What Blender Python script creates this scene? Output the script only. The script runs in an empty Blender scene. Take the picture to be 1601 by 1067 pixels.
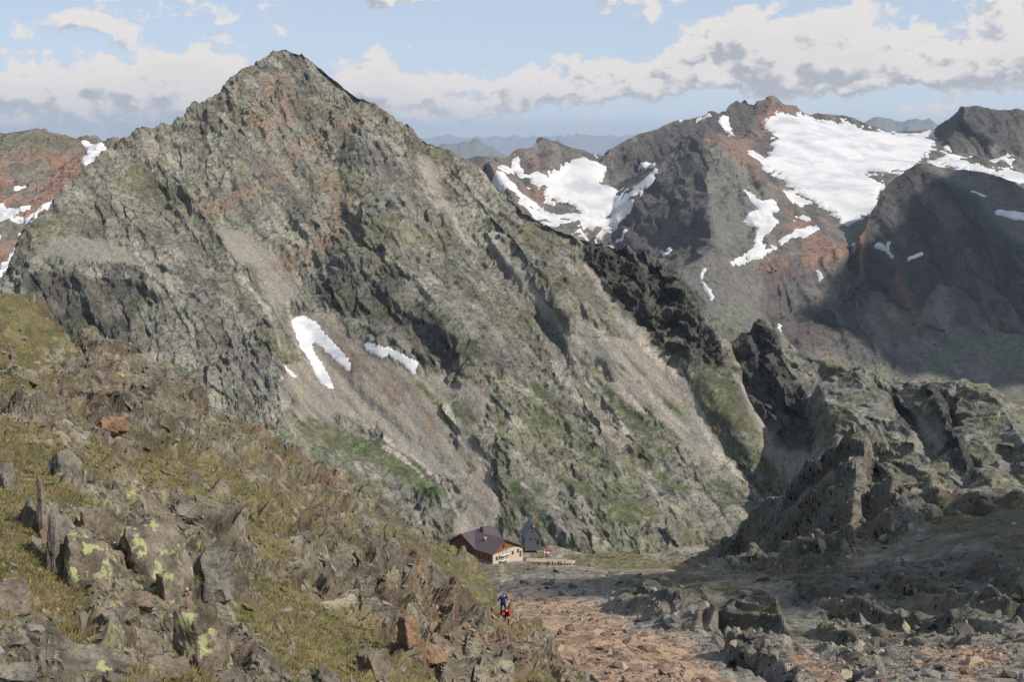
import bpy, bmesh, math, random
import numpy as np
from mathutils import Vector, Matrix
from mathutils.geometry import delaunay_2d_cdt
random.seed(7)
# ------------------------------------------------------------------ camera, sky, sun, exposure
F_PX, CX, CY, PITCH = 2000.0, 800.5, 533.5, math.radians(9.3)
SC = bpy.context.scene
cam_d = bpy.data.cameras.new('camera'); cam = bpy.data.objects.new('camera', cam_d)
SC.collection.objects.link(cam); SC.camera = cam
cam_d.sensor_width = 36; cam_d.lens = 36*F_PX/1601
cam_d.clip_start = 0.2; cam_d.clip_end = 200000
cam.location = (0, 0, 0); cam.rotation_euler = (math.pi/2-PITCH, 0, 0)
SUN_AZ, SUN_EL = math.radians(118), math.radians(43)       # azimuth from +Y towards +X
SUN_DIR = Vector((math.cos(SUN_EL)*math.sin(SUN_AZ), math.cos(SUN_EL)*math.cos(SUN_AZ), math.sin(SUN_EL)))
sl = bpy.data.lights.new('sun', 'SUN'); sl.energy = 4.8; sl.angle = math.radians(.53); sl.color = (1, .93, .83)
sun = bpy.data.objects.new('sun', sl); SC.collection.objects.link(sun)
sun.rotation_euler = SUN_DIR.to_track_quat('Z', 'Y').to_euler()
SC.view_settings.view_transform = 'Standard'; SC.view_settings.look = 'None'
SC.view_settings.gamma = 1; SC.view_settings.use_curve_mapping = False
SC.view_settings.exposure = 0.0
SC.cycles.use_denoising = True
SC.cycles.volume_bounces = 0
SC.cycles.max_bounces = 5; SC.cycles.diffuse_bounces = 2

world = bpy.data.worlds.new('World'); SC.world = world; world.use_nodes = True
def build_world():
    nt = world.node_tree; N = nt.nodes; L = nt.links; N.clear()
    out = N.new('ShaderNodeOutputWorld')
    def nd(t, **k):
        n = N.new(t)
        for a, b in k.items(): setattr(n, a, b)
        return n
    def put(sock, v):
        if isinstance(v, bpy.types.NodeSocket): L.new(v, sock)
        else: sock.default_value = v
    def m(op, a, b=0.0, c=0.0):
        n = nd('ShaderNodeMath', operation=op); put(n.inputs[0], a); put(n.inputs[1], b)
        if op in ('MULTIPLY_ADD',): put(n.inputs[2], c)
        return n.outputs[0]
    def ss(x, lo, hi, a=0.0, b=1.0):
        n = nd('ShaderNodeMapRange', interpolation_type='SMOOTHSTEP'); put(n.inputs[0], x)
        n.inputs[1].default_value = lo; n.inputs[2].default_value = hi
        n.inputs[3].default_value = a; n.inputs[4].default_value = b
        return n.outputs[0]
    def mixc(f, a, b):
        n = nd('ShaderNodeMix', data_type='RGBA'); put(n.inputs[0], f)
        put(n.inputs[6], a); put(n.inputs[7], b); return n.outputs[2]
    sky = nd('ShaderNodeTexSky', sky_type='NISHITA', sun_disc=False)
    sky.sun_elevation = SUN_EL; sky.sun_rotation = SUN_AZ; sky.altitude = 3000
    sky.air_density = 1.0; sky.dust_density = 1.5; sky.ozone_density = 1.0
    tc = nd('ShaderNodeTexCoord'); sx = nd('ShaderNodeSeparateXYZ'); L.new(tc.outputs['Generated'], sx.inputs[0])
    az = m('MULTIPLY', m('ARCTAN2', sx.outputs[0], sx.outputs[1]), 57.2958)     # degrees
    el = m('MULTIPLY', m('ARCSINE', sx.outputs[2]), 57.2958)
    # milky horizon
    skyc = mixc(ss(el, -4, 9, .9, .6), sky.outputs[0], (SKYH[0], SKYH[1], SKYH[2], 1))
    def field(da, de, tag):
        a = m('ADD', az, da); e = m('ADD', el, de)
        up = m('MULTIPLY', e, 1.5)
        cb = nd('ShaderNodeCombineXYZ'); put(cb.inputs[0], a); put(cb.inputs[1], up)
        def noise(sc, det, seed, rough=.55, dist=0.0):
            n = nd('ShaderNodeTexNoise', noise_dimensions='2D'); n.inputs['Scale'].default_value = sc
            n.inputs['Detail'].default_value = det; n.inputs['Roughness'].default_value = rough
            n.inputs['Distortion'].default_value = dist
            v = nd('ShaderNodeVectorMath', operation='ADD'); L.new(cb.outputs[0], v.inputs[0]); v.inputs[1].default_value = (seed, seed*.7, seed*1.3)
            L.new(v.outputs[0], n.inputs['Vector']); return n.outputs[0]
        big = noise(.16, 3, 3.7); mid = noise(.42, 6, 11.0, .52, .1)
        vor = nd('ShaderNodeTexVoronoi', feature='F1', voronoi_dimensions='2D'); vor.inputs['Scale'].default_value = .95
        vor.inputs['Detail'].default_value = 1.5; vor.inputs['Roughness'].default_value = .5
        v2 = nd('ShaderNodeVectorMath', operation='MULTIPLY_ADD'); L.new(cb.outputs[0], v2.inputs[0]); v2.inputs[1].default_value = (1, 1, 1)
        L.new(cb.outputs[0], v2.inputs[2])
        nn = nd('ShaderNodeTexNoise', noise_dimensions='2D'); nn.inputs['Scale'].default_value = 1.1; nn.inputs['Detail'].default_value = 4
        L.new(cb.outputs[0], nn.inputs['Vector'])
        sc_ = nd('ShaderNodeVectorMath', operation='SCALE'); L.new(nn.outputs['Color'], sc_.inputs[0]); sc_.inputs['Scale'].default_value = 1.3
        L.new(cb.outputs[0], v2.inputs[0]); v2.operation = 'ADD'; L.new(sc_.outputs[0], v2.inputs[1])
        L.new(v2.outputs[0], vor.inputs['Vector'])
        d = m('MULTIPLY_ADD', m('SUBTRACT', big, .5), 1.0, m('MULTIPLY', m('SUBTRACT', mid, .5), 1.25))
        d = m('ADD', d, m('MULTIPLY', m('SUBTRACT', .45, vor.outputs['Distance']), .38)); d = m('ADD', d, -.10)
        # banks: (azimuth, elevation, half width, half height, strength) of each cloud bank seen in the sky
        for (ba, be, wa, we, st) in BANKS:
            da_ = m('MULTIPLY', m('SUBTRACT', a, ba), 1/wa); de_ = m('MULTIPLY', m('SUBTRACT', e, be), 1/we)
            r2 = m('ADD', m('MULTIPLY', da_, da_), m('MULTIPLY', de_, de_))
            d = m('ADD', d, m('MULTIPLY', ss(m('SQRT', r2), 1.45, .25), st))
        return m('SUBTRACT', d, ss(e, 4.5, 9, 0, .16))
    d0 = field(0, 0, 'a'); d1 = field(.42, .5, 'b')
    # elsewhere the sky goes on with the same broken cumulus
    dens = ss(d0, CLOUD_LO, CLOUD_HI)
    lit = ss(m('SUBTRACT', d0, d1), -.36, .1)
    thick = ss(d0, CLOUD_HI, CLOUD_HI+.75)
    ccol = mixc(lit, (.56, .58, .64, 1), (1.08, 1.02, .985, 1))
    ccol = mixc(m('MULTIPLY', thick, .12), ccol, (.50, .51, .57, 1))
    # far clouds pale into the horizon haze
    ccol = mixc(ss(el, 2.5, -.5, .03, .45), ccol, (CLH[0], CLH[1], CLH[2], 1))
    bg1 = nd('ShaderNodeBackground'); L.new(skyc, bg1.inputs[0]); bg1.inputs[1].default_value = SKY_STRENGTH
    bg2 = nd('ShaderNodeBackground'); L.new(ccol, bg2.inputs[0]); bg2.inputs[1].default_value = .78
    mx = nd('ShaderNodeMixShader'); L.new(m('MULTIPLY', dens, .95), mx.inputs[0]); L.new(bg1.outputs[0], mx.inputs[1]); L.new(bg2.outputs[0], mx.inputs[2])
    L.new(mx.outputs[0], out.inputs[0])
SKY_STRENGTH = .10
SKYH = (6.0, 7.0, 8.6)
CLH = (.66, .72, .84)
CLOUD_LO, CLOUD_HI = -.02, .27
BANKS = [(-18, 1.3, 5.5, 1.8, 1.0), (-13.5, 1.7, 2.8, 1.5, .95), (-18.5, 4.3, 3.4, .9, .42), (-13.4, 5.1, 2.4, .6, .34), (-5, 6.0, 3.2, .8, .62), (-6.3, 2.0, 1.6, 1.7, .7), (-2, 1.6, 4.4, 1.1, .62),
         (5, 2.5, 4.5, 1.2, .6), (12, 3.3, 4.6, 1.8, .85), (18.5, 2.8, 5, 1.4, .7), (22, 3.6, 2.5, 1.4, .55), (-2, .75, 10, .3, .22), (17.5, .95, 2.5, .35, .4)]
ALBEDO = .74      # bare alpine rock and turf
HAZE = 1.6e-5
CLOUDS = [((84, 175, -90), 1500, 60, 115, 3, 'cumulus cloud shading the saddle'), ((1430, 3700, -450), 2200, 400, 480, 5, 'cumulus cloud shading the dark shoulder')]
build_world()
world.cycles.sampling_method = 'MANUAL'; world.cycles.sample_map_resolution = 512
# ------------------------------------------------------------------ helpers: objects
def link(o):
    SC.collection.objects.link(o); return o
def tag(o, label=None, cat=None, group=None, kind=None):
    if label: o['label'] = label
    if cat: o['category'] = cat
    if group: o['group'] = group
    if kind: o['kind'] = kind
    return o
def td(py):
    v = (CY-np.asarray(py, float))/F_PX; cp, sp = math.cos(PITCH), math.sin(PITCH)
    return (sp-v*cp)/(cp+v*sp)
def W(px, py, Y):
    v = (CY-py)/F_PX; dy = math.cos(PITCH)+v*math.sin(PITCH)
    return (px-CX)/F_PX*Y/dy, Y, -float(td(py))*Y
def project(x, y, z):
    dep = y*math.cos(PITCH)-z*math.sin(PITCH); vy = (y*math.sin(PITCH)+z*math.cos(PITCH))/dep
    return CX+F_PX*x/dep, CY-F_PX*vy
# ------------------------------------------------------------------ helpers: noise
_rs = np.random.RandomState(5)
_perm = _rs.permutation(65536).astype(np.int32)
_ga = _rs.rand(65536).astype(np.float32)*2*np.pi
_gx, _gy = np.cos(_ga), np.sin(_ga)
_r1 = _rs.rand(65536).astype(np.float32); _r2 = _rs.rand(65536).astype(np.float32); _r3 = _rs.rand(65536).astype(np.float32); _r4 = _rs.rand(65536).astype(np.float32)
def _h(ix, iy, s):
    return _perm[(_perm[(ix+s*131) & 65535]+iy) & 65535]
def perlin(u, v, s=0):
    iu = np.floor(u); iv = np.floor(v); fu = (u-iu).astype(np.float32); fv = (v-iv).astype(np.float32)
    iu = iu.astype(np.int32); iv = iv.astype(np.int32)
    a = fu*fu*fu*(fu*(fu*6-15)+10); b = fv*fv*fv*(fv*(fv*6-15)+10)
    def g(i, j):
        h = _h(iu+i, iv+j, s); return _gx[h]*(fu-i)+_gy[h]*(fv-j)
    n0 = g(0, 0); n0 += a*(g(1, 0)-n0); n1 = g(0, 1); n1 += a*(g(1, 1)-n1)
    return (n0+b*(n1-n0))*1.5
def fbm(u, v, lam, oct=4, s=0, rough=.5, px=None, ridged=False):
    """sum of octaves, first wavelength lam; octaves finer than the grid spacing px are faded out"""
    out = np.zeros(np.shape(u), np.float32); amp = 1.0; l = lam; w = 1.0
    for k in range(oct):
        n = perlin(u/l, v/l, s+k*7)
        if ridged: n = (1-np.abs(n)*1.7); n = n*n*w; w = np.clip(n*1.6, 0, 1); n = n-.35
        if px is not None: n = n*np.clip(l/(2.2*px)-.6, 0, 1)
        out += amp*n; amp *= rough; l *= .49
    return out
def cells(u, v, lam, s=0, tilt=1.0, px=None, soft=.2):
    """fractured rock: every cell is a plane with its own tilt and level. returns height, random id, edge distance"""
    uu = u/lam; vv = v/lam; iu = np.floor(uu).astype(np.int32); iv = np.floor(vv).astype(np.int32)
    d1 = np.full(np.shape(u), 9, np.float32); d2 = d1.copy(); hh = np.zeros(np.shape(u), np.float32); rid = hh.copy()
    for i in (-1, 0, 1):
        for j in (-1, 0, 1):
            h = _h(iu+i, iv+j, s); cx = iu+i+_r1[h]; cy = iv+j+_r2[h]
            dx = (uu-cx).astype(np.float32); dy = (vv-cy).astype(np.float32); d = dx*dx+dy*dy
            near = d < d1; d2 = np.where(near, d1, np.minimum(d2, d))
            val = (_gx[h]*dx+_gy[h]*dy)*tilt+(_r3[h]-.5)
            hh = np.where(near, val, hh); rid = np.where(near, _r4[h], rid); d1 = np.where(near, d, d1)
    e = np.sqrt(d2)-np.sqrt(d1)
    hh = hh*(sst(e, 0, soft)*.9+.1)
    if px is not None: hh = hh*np.clip(lam/(3.0*px)-.6, 0, 1)
    return hh, rid, e
def sst(x, lo, hi):
    t = np.clip((x-lo)/(hi-lo), 0, 1); return t*t*(3-2*t)
def rot(u, v, deg, stretch):
    """coordinates turned by deg and squeezed along the first axis, so noise runs along that axis"""
    c, s = math.cos(math.radians(deg)), math.sin(math.radians(deg))
    return (u*c+v*s)/stretch, -u*s+v*c
# ------------------------------------------------------------------ helpers: painted outlines of ground patches and shaded faces
def seg_d(px, py, a, b):
    vx, vy = b[0]-a[0], b[1]-a[1]; L2 = vx*vx+vy*vy+1e-9
    t = np.clip(((px-a[0])*vx+(py-a[1])*vy)/L2, 0, 1); return np.hypot(px-a[0]-t*vx, py-a[1]-t*vy), t
def patch(px, py, shapes, soft=6, warp=None):
    """0..1 cover of polygons ('P', pts) and strokes ('S', pts, r0, r1)"""
    out = np.zeros(px.shape, np.float32)
    for sh in shapes:
        pts = np.array(sh[1], float); mg = soft*3+(max(sh[2:4]) if sh[0] == 'S' else 0)+14
        sel = (px > pts[:, 0].min()-mg) & (px < pts[:, 0].max()+mg) & (py > pts[:, 1].min()-mg) & (py < pts[:, 1].max()+mg)
        if not sel.any(): continue
        x = px[sel]; y = py[sel]; best = np.full(x.shape, 1e9)
        n = len(pts)
        if sh[0] == 'P':
            ins = np.zeros(x.shape, bool)
            for i in range(n):
                a, b = pts[i], pts[(i+1) % n]; d, t = seg_d(x, y, a, b); best = np.minimum(best, d)
                c = ((a[1] > y) != (b[1] > y)) & (x < (b[0]-a[0])*(y-a[1])/(b[1]-a[1]+1e-12)+a[0]); ins ^= c
            sd = np.where(ins, -best, best)
        else:
            for i in range(n-1):
                d, t = seg_d(x, y, pts[i], pts[i+1]); r = sh[2]+(sh[3]-sh[2])*(i+t)/(n-1); best = np.minimum(best, d-r)
            sd = best
        if warp is not None: sd = sd+warp[sel]
        out[sel] = np.maximum(out[sel], sst(-sd, -soft, soft))
    return out
# ------------------------------------------------------------------ helpers: terrain from ridge and gully lines
def tin(lines, X, Y, closed=()):
    co = []; idx = {}; edges = []; zs = []
    for ln in lines:
        prev = None
        for p in ln:
            k = (round(p[0], 2), round(p[1], 2))
            if k not in idx: idx[k] = len(co); co.append(Vector((p[0], p[1]))); zs.append(p[2])
            i = idx[k]
            if prev is not None and prev != i: edges.append((prev, i))
            prev = i
    vs, _, fs, ov, _, _ = delaunay_2d_cdt(co, edges, [], 0, 1e-3)
    z = np.array(zs); src = np.array([(c.x, c.y) for c in co]); vz = []
    for i, v in enumerate(vs):
        if ov[i]: vz.append(z[ov[i][0]])
        else:
            d = np.hypot(src[:, 0]-v.x, src[:, 1]-v.y); k = np.argsort(d)[:3]; w = 1/(d[k]+1e-3); vz.append(float((z[k]*w).sum()/w.sum()))
    V = np.array([(v.x, v.y, q) for v, q in zip(vs, vz)])
    x = X.ravel(); y = Y.ravel(); out = np.full(x.shape, np.nan)
    for f in fs:
        a, b, c = V[f[0]], V[f[1]], V[f[2]]
        s = np.nonzero((x >= min(a[0], b[0], c[0])-1e-6) & (x <= max(a[0], b[0], c[0])+1e-6) & (y >= min(a[1], b[1], c[1])-1e-6) & (y <= max(a[1], b[1], c[1])+1e-6))[0]
        if not len(s): continue
        det = (b[1]-c[1])*(a[0]-c[0])+(c[0]-b[0])*(a[1]-c[1])
        if abs(det) < 1e-9: continue
        w0 = ((b[1]-c[1])*(x[s]-c[0])+(c[0]-b[0])*(y[s]-c[1]))/det; w1 = ((c[1]-a[1])*(x[s]-c[0])+(a[0]-c[0])*(y[s]-c[1]))/det; w2 = 1-w0-w1
        ok = (w0 >= -1e-6) & (w1 >= -1e-6) & (w2 >= -1e-6)
        out[s[ok]] = (w0*a[2]+w1*b[2]+w2*c[2])[ok]
    bad = np.isnan(out)
    if bad.any():     # outside the control net: nearest control point
        k = np.nonzero(bad)[0]
        for q in range(0, len(k), 20000):
            kk = k[q:q+20000]; d = (x[kk, None]-V[None, :, 0])**2+(y[kk, None]-V[None, :, 1])**2; out[kk] = V[d.argmin(1), 2]
    return out.reshape(X.shape)
def blur(a, n=1):
    for _ in range(n):
        p = np.pad(a, 1, mode='edge'); a = (p[:-2, 1:-1]+p[2:, 1:-1]+p[1:-1, :-2]+p[1:-1, 2:]+2*a)/6
    return a
class Ter: pass
def terrain(px0, px1, step, rows, lines, nblur=2):
    """heightfield patch; rows = list of Y distances"""
    t = Ter(); cols = np.arange(px0, px1+step, step); Ys = np.asarray(rows, float)
    t.Y = np.repeat(Ys[:, None], len(cols), 1); t.X = (cols[None, :]-CX)/F_PX*t.Y*1.0
    t.Z = blur(tin(lines, t.X, t.Y), nblur); t.finish_base = None
    dr = np.gradient(Ys)[:, None]; sl_ = np.hypot(dr, np.gradient(t.Z, axis=0)); t.sp = np.maximum(step/F_PX*t.Y, np.minimum(sl_*.7, dr*1.6))
    t.px, t.py = project(t.X, t.Y, t.Z)
    t.N = normals(t.X, t.Y, t.Z); return t
def normals(X, Y, Z):
    P = np.stack([X, Y, Z], -1); du = np.gradient(P, axis=1); dv = np.gradient(P, axis=0)
    n = np.cross(du, dv); n /= np.linalg.norm(n, axis=-1, keepdims=True)+1e-12
    n[n[..., 2] < 0] *= -1; return n
def displace(t, h, side=1.0):
    n = t.N.copy(); n[..., :2] *= side; n /= np.linalg.norm(n, axis=-1, keepdims=True)
    t.X = t.X+n[..., 0]*h; t.Y = t.Y+n[..., 1]*h; t.Z = t.Z+n[..., 2]*h
def mesh_np(name, co, faces, mat, smooth=False, col=None, parent=None, nv=4):
    me = bpy.data.meshes.new(name); co = np.ascontiguousarray(co, np.float32); faces = np.ascontiguousarray(faces, np.int32)
    me.vertices.add(len(co)); me.vertices.foreach_set('co', co.ravel())
    me.loops.add(faces.size); me.loops.foreach_set('vertex_index', faces.ravel())
    me.polygons.add(len(faces)); me.polygons.foreach_set('loop_start', np.arange(0, faces.size, faces.shape[1], dtype=np.int32))
    me.polygons.foreach_set('use_smooth', np.full(len(faces), smooth, bool))
    me.update(calc_edges=True)
    if col is not None:
        at = me.color_attributes.new('Col', 'FLOAT_COLOR', 'POINT')
        c4 = np.ones((len(co), 4), np.float32); c4[:, :col.shape[1]] = col; at.data.foreach_set('color', c4.ravel())
    if mat: me.materials.append(mat)
    o = bpy.data.objects.new(name, me); link(o)
    if parent: o.parent = parent
    return o
def grid_faces(h, w):
    i = np.arange(h*w).reshape(h, w); return np.stack([i[:-1, :-1], i[:-1, 1:], i[1:, 1:], i[1:, :-1]], -1).reshape(-1, 4)
def emit(t, name, mat, col, smooth=False, fac=None):
    h, w = t.X.shape; co = np.stack([t.X, t.Y, t.Z], -1).reshape(-1, 3)
    c = np.clip(col*ALBEDO, 0, 1).reshape(-1, 3); f = np.ones((len(c), 1)) if fac is None else fac.reshape(-1, 1)
    o = mesh_np(name, co, grid_faces(h, w), mat, smooth, np.hstack([c, f])); return o
def snow_sheet(t, mask, name, thick, mat, keep=None):
    """a snow sheet lying on the terrain: thick in its middle, diving under the ground at its rim"""
    h, w = t.X.shape; m = mask
    off = (sst(m, .3, .62)-.35)*thick
    use = m > .12
    if keep is not None: use = use & keep
    q = use[:-1, :-1] | use[1:, :-1] | use[:-1, 1:] | use[1:, 1:]
    f = grid_faces(h, w)[q.ravel()]
    if len(f) == 0: return None
    n = t.N; co = np.stack([t.X+n[..., 0]*off, t.Y+n[..., 1]*off, t.Z+n[..., 2]*off], -1).reshape(-1, 3)
    u, inv = np.unique(f, return_inverse=True)
    return mesh_np(name, co[u], inv.reshape(-1, 4), mat, True)
# ------------------------------------------------------------------ materials
def M_new(name):
    m = bpy.data.materials.new(name); m.use_nodes = True; nt = m.node_tree
    return m, nt, nt.nodes['Principled BSDF']
def ground_mat(name, s1, s2, b1=.5, b2=.5, var=.35, facet=.45, rough=.9):
    """colour comes from the surface's own colour attribute, broken up by grain; fine relief by bump (sizes in metres)"""
    m, nt, p = M_new(name); N, L = nt.nodes, nt.links
    at = N.new('ShaderNodeAttribute'); at.attribute_name = 'Col'
    g = N.new('ShaderNodeNewGeometry')
    n1 = N.new('ShaderNodeTexNoise'); n1.inputs['Scale'].default_value = 1/s1; n1.inputs['Detail'].default_value = 5; n1.inputs['Roughness'].default_value = .65
    n2 = N.new('ShaderNodeTexNoise'); n2.inputs['Scale'].default_value = 1/s2; n2.inputs['Detail'].default_value = 4; n2.inputs['Roughness'].default_value = .7
    L.new(g.outputs['Position'], n1.inputs['Vector']); L.new(g.outputs['Position'], n2.inputs['Vector'])
    mr = N.new('ShaderNodeMapRange'); L.new(n2.outputs[0], mr.inputs[0]); mr.inputs[1].default_value = .3; mr.inputs[2].default_value = .7
    mr.inputs[3].default_value = 1-var; mr.inputs[4].default_value = 1+var
    mx = N.new('ShaderNodeVectorMath'); mx.operation = 'SCALE'; L.new(at.outputs['Color'], mx.inputs[0]); L.new(mr.outputs[0], mx.inputs['Scale'])
    vo = N.new('ShaderNodeTexVoronoi'); vo.inputs['Scale'].default_value = 1/(s1*.55); vo.inputs['Detail'].default_value = 1.5; vo.inputs['Roughness'].default_value = .6
    wv = N.new('ShaderNodeVectorMath'); wv.operation = 'MULTIPLY_ADD'; L.new(n1.outputs['Color'], wv.inputs[0]); wv.inputs[1].default_value = (s1*.9,)*3; L.new(g.outputs['Position'], wv.inputs[2]); L.new(wv.outputs[0], vo.inputs['Vector'])
    bw = N.new('ShaderNodeSeparateXYZ'); L.new(vo.outputs['Color'], bw.inputs[0])
    m2 = N.new('ShaderNodeMapRange'); L.new(bw.outputs[0], m2.inputs[0]); m2.inputs[3].default_value = -facet*.7; m2.inputs[4].default_value = facet*.7
    m3 = N.new('ShaderNodeMath'); m3.operation = 'MULTIPLY_ADD'; L.new(m2.outputs[0], m3.inputs[0]); L.new(at.outputs['Alpha'], m3.inputs[1]); m3.inputs[2].default_value = 1
    mx2 = N.new('ShaderNodeVectorMath'); mx2.operation = 'SCALE'; L.new(mx.outputs[0], mx2.inputs[0]); L.new(m3.outputs[0], mx2.inputs['Scale'])
    L.new(mx2.outputs[0], p.inputs['Base Color']); p.inputs['Roughness'].default_value = rough
    p.inputs['Specular IOR Level'].default_value = .25
    bu = N.new('ShaderNodeBump'); bu.inputs['Strength'].default_value = b1; bu.inputs['Distance'].default_value = s1*.5; L.new(n1.outputs[0], bu.inputs['Height'])
    bv = N.new('ShaderNodeBump'); bv.inputs['Strength'].default_value = b2; bv.inputs['Distance'].default_value = s2*.5; L.new(n2.outputs[0], bv.inputs['Height'])
    L.new(bu.outputs[0], bv.inputs['Normal'])
    ce = N.new('ShaderNodeVectorMath'); ce.operation = 'SUBTRACT'; L.new(vo.outputs['Color'], ce.inputs[0]); ce.inputs[1].default_value = (.5, .5, .5)
    cs = N.new('ShaderNodeVectorMath'); cs.operation = 'SCALE'; L.new(ce.outputs[0], cs.inputs[0]); L.new(at.outputs['Alpha'], cs.inputs['Scale'])
    ad = N.new('ShaderNodeVectorMath'); ad.operation = 'MULTIPLY_ADD'; L.new(cs.outputs[0], ad.inputs[0]); ad.inputs[1].default_value = (facet*1.7,)*3; L.new(bv.outputs[0], ad.inputs[2])
    no = N.new('ShaderNodeVectorMath'); no.operation = 'NORMALIZE'; L.new(ad.outputs[0], no.inputs[0]); L.new(no.outputs[0], p.inputs['Normal'])
    return m
def snow_mat(name, s, col=(.78, .78, .78)):
    m, nt, p = M_new(name); N, L = nt.nodes, nt.links
    g = N.new('ShaderNodeNewGeometry'); n1 = N.new('ShaderNodeTexNoise'); n1.inputs['Scale'].default_value = 1/s; n1.inputs['Detail'].default_value = 6; n1.inputs['Roughness'].default_value = .6
    mp = N.new('ShaderNodeMapping'); mp.inputs['Scale'].default_value = (1, 1.0, 2.5); L.new(g.outputs['Position'], mp.inputs[0]); L.new(mp.outputs[0], n1.inputs['Vector'])
    cr = N.new('ShaderNodeValToRGB'); L.new(n1.outputs[0], cr.inputs[0])
    cr.color_ramp.elements[0].position = .36; cr.color_ramp.elements[0].color = (col[0]*.70, col[1]*.73, col[2]*.77, 1)
    cr.color_ramp.elements[1].position = .56; cr.color_ramp.elements[1].color = (*col, 1)
    L.new(cr.outputs[0], p.inputs['Base Color']); p.inputs['Roughness'].default_value = .75; p.inputs['Specular IOR Level'].default_value = .2
    bu = N.new('ShaderNodeBump'); bu.inputs['Strength'].default_value = .25; bu.inputs['Distance'].default_value = s*.1; L.new(n1.outputs[0], bu.inputs['Height']); L.new(bu.outputs[0], p.inputs['Normal'])
    return m
def C(*c): return np.array(c, np.float32)
def mixn(a, b, f): return a+(b-a)*f[..., None]
# ------------------------------------------------------------------ the main mountain
def P_(px, py, off=0.0):
    Y = 1492.0/(.85+float(td(py)))+off*(.62 if off < 0 else .5); return W(px, py, Y)
def L_(*pts): return [P_(*p) for p in pts]
ridge = [(-160,560,10),(-60,480,0),(0,425,0),(30,385,0),(80,318,0),(125,272,0),(150,248,0),(172,226,0),(205,217,0),(232,215,0),(240,212,5),(262,190,0),(285,178,0),(300,168,0),(330,150,0),(360,127,0),(385,106,0),(405,92,0),
         (428,77,0),(445,71,0),(465,77,0),(485,88,0),(505,100,0),(530,119,0),(545,133,0),(575,153,0),(600,170,0),(650,203,0),(700,231,0),(750,262,0),(800,302,0),(850,342,0),(885,370,0),(905,400,10)]
ribE = [(905,400,10),(915,374,-5),(928,370,-10),(945,377,-10),(958,385,-12),(975,389,-14),(1000,386,-18),(1020,393,-20),(1045,408,-22),(1065,440,-25),(1085,470,-25),(1110,506,-25),(1135,535,-25),(1150,575,-25),(1175,625,-20),(1195,665,-15),(1225,710,0),(1262,760,10),(1320,830,20)]
def back(pts, D, drop):
    return [(lambda a: (a[0]*(1+D/a[1]), a[1]+D, a[2]-drop))(P_(*p)) for p in pts]
main_lines = [L_(*ridge), L_(*ribE), back(ridge[::3], 260, 270), back(ribE[::3], 200, 200),
  back(ridge[::5], 900, 560), back(ribE[::6], 700, 420),
  # left buttress and its edge over the bowl
  L_((232,215,0),(255,255,-8),(300,300,-18),(345,370,-35),(390,420,-55),(425,500,-70),(440,560,-75),(438,620,-70),(452,700,-55)),
  L_((150,248,0),(200,330,-25),(250,400,-40),(290,470,-55),(320,560,-60),(360,640,-65)),
  L_((172,226,0),(240,300,18),(300,370,12),(335,430,0)),
  L_((60,380,-10),(110,390,-22),(165,400,-30),(230,415,-30)),
  L_((40,425,-45),(100,425,-52),(160,428,-58),(225,440,-62)),
  L_((10,520,-20),(100,520,-10),(200,540,-20)),
  L_((-100,620,-10),(100,640,-10),(250,700,-20)),
  # summit ribs
  L_((445,71,0),(430,140,-16),(400,220,-18),(345,300,-10),(330,350,-10)),
  L_((445,71,0),(470,130,4),(500,180,8),(520,240,25)),
  L_((530,119,0),(560,190,-14),(590,250,-18),(600,320,-30),(612,390,-42)),
  L_((430,210,10),(440,270,25),(400,340,25),(385,395,15),(430,470,10),(455,500,15)),
  # orange gully and bowl
  L_((510,255,20),(535,300,40),(528,360,45),(490,400,42),(455,430,35),(450,470,35),(465,500,40)),
  L_((600,320,-30),(575,390,-15),(545,420,-22),(520,450,-10),(545,490,-12),(600,520,-32),(660,548,-30),(705,575,-30)),
  L_((545,505,22),(600,538,16),(655,563,12),(715,598,2)),
  L_((465,500,40),(500,560,34),(560,640,30),(640,700,26),(700,755,20),(725,805,20),(745,860,20)),
  L_((440,590,20),(470,640,25),(520,690,10),(600,740,-5),(660,790,-10),(700,830,-8)),
  L_((700,600,4),(690,640,10),(720,700,8),(760,745,4)),
  # middle ribs
  L_((612,390,-42),(650,430,-52),(705,500,-55),(750,550,-50),(790,620,-40),(800,700,-32),(820,780,-25),(850,850,-20)),
  L_((650,203,0),(680,270,10),(710,340,12),(760,395,18),(810,450,22),(870,520,18),(900,590,18),(950,660,12),(1000,720,14)),
  L_((700,231,0),(740,300,-14),(800,370,-28),(850,430,-38),(880,480,-44),(935,515,-44)),
  L_((885,370,0),(870,410,-12),(910,470,-30),(955,510,-36),(985,528,-30)),
  L_((905,400,10),(935,440,18),(970,480,14),(1005,525,12),(1050,580,15),(1090,640,20),(1140,710,24),(1200,780,28)),
  L_((905,530,0),(980,600,4),(1060,680,-4),(1100,740,-14),(1120,800,-20)),
  L_((940,640,-6),(960,720,-22),(980,790,-30),(1000,850,-26)),
  L_((1045,408,-22),(1060,480,-34),(1070,540,-36),(1090,575,-22),(1130,640,-18),(1170,700,-14)),
  L_((975,389,-14),(1000,450,-30),(1020,500,-30),(1010,535,-8)),
  L_((1030,430,-12),(1042,480,-8),(1045,530,-10)),
  L_((-200,960,40),(200,960,30),(600,960,30),(1000,960,30),(1400,960,40)),
]
mrows = 1492.0/(.85+td(np.arange(895, 68, -1.95)))
mrows = np.concatenate([[1000, 1100, 1160], mrows, np.linspace(mrows[-1]+6, mrows[-1]+1000, 30)])
T = terrain(-60, 1280, 2.05, mrows, main_lines, 3)
X, S = T.X, T.Y*.76-T.Z*-.65
S = T.Y*.76+T.Z*.65
px, py = T.px, T.py
wp = fbm(X, S, 60, 4, 3)*9+fbm(X, S, 14, 2, 91)*4        # outline warp, in pixels
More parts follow.
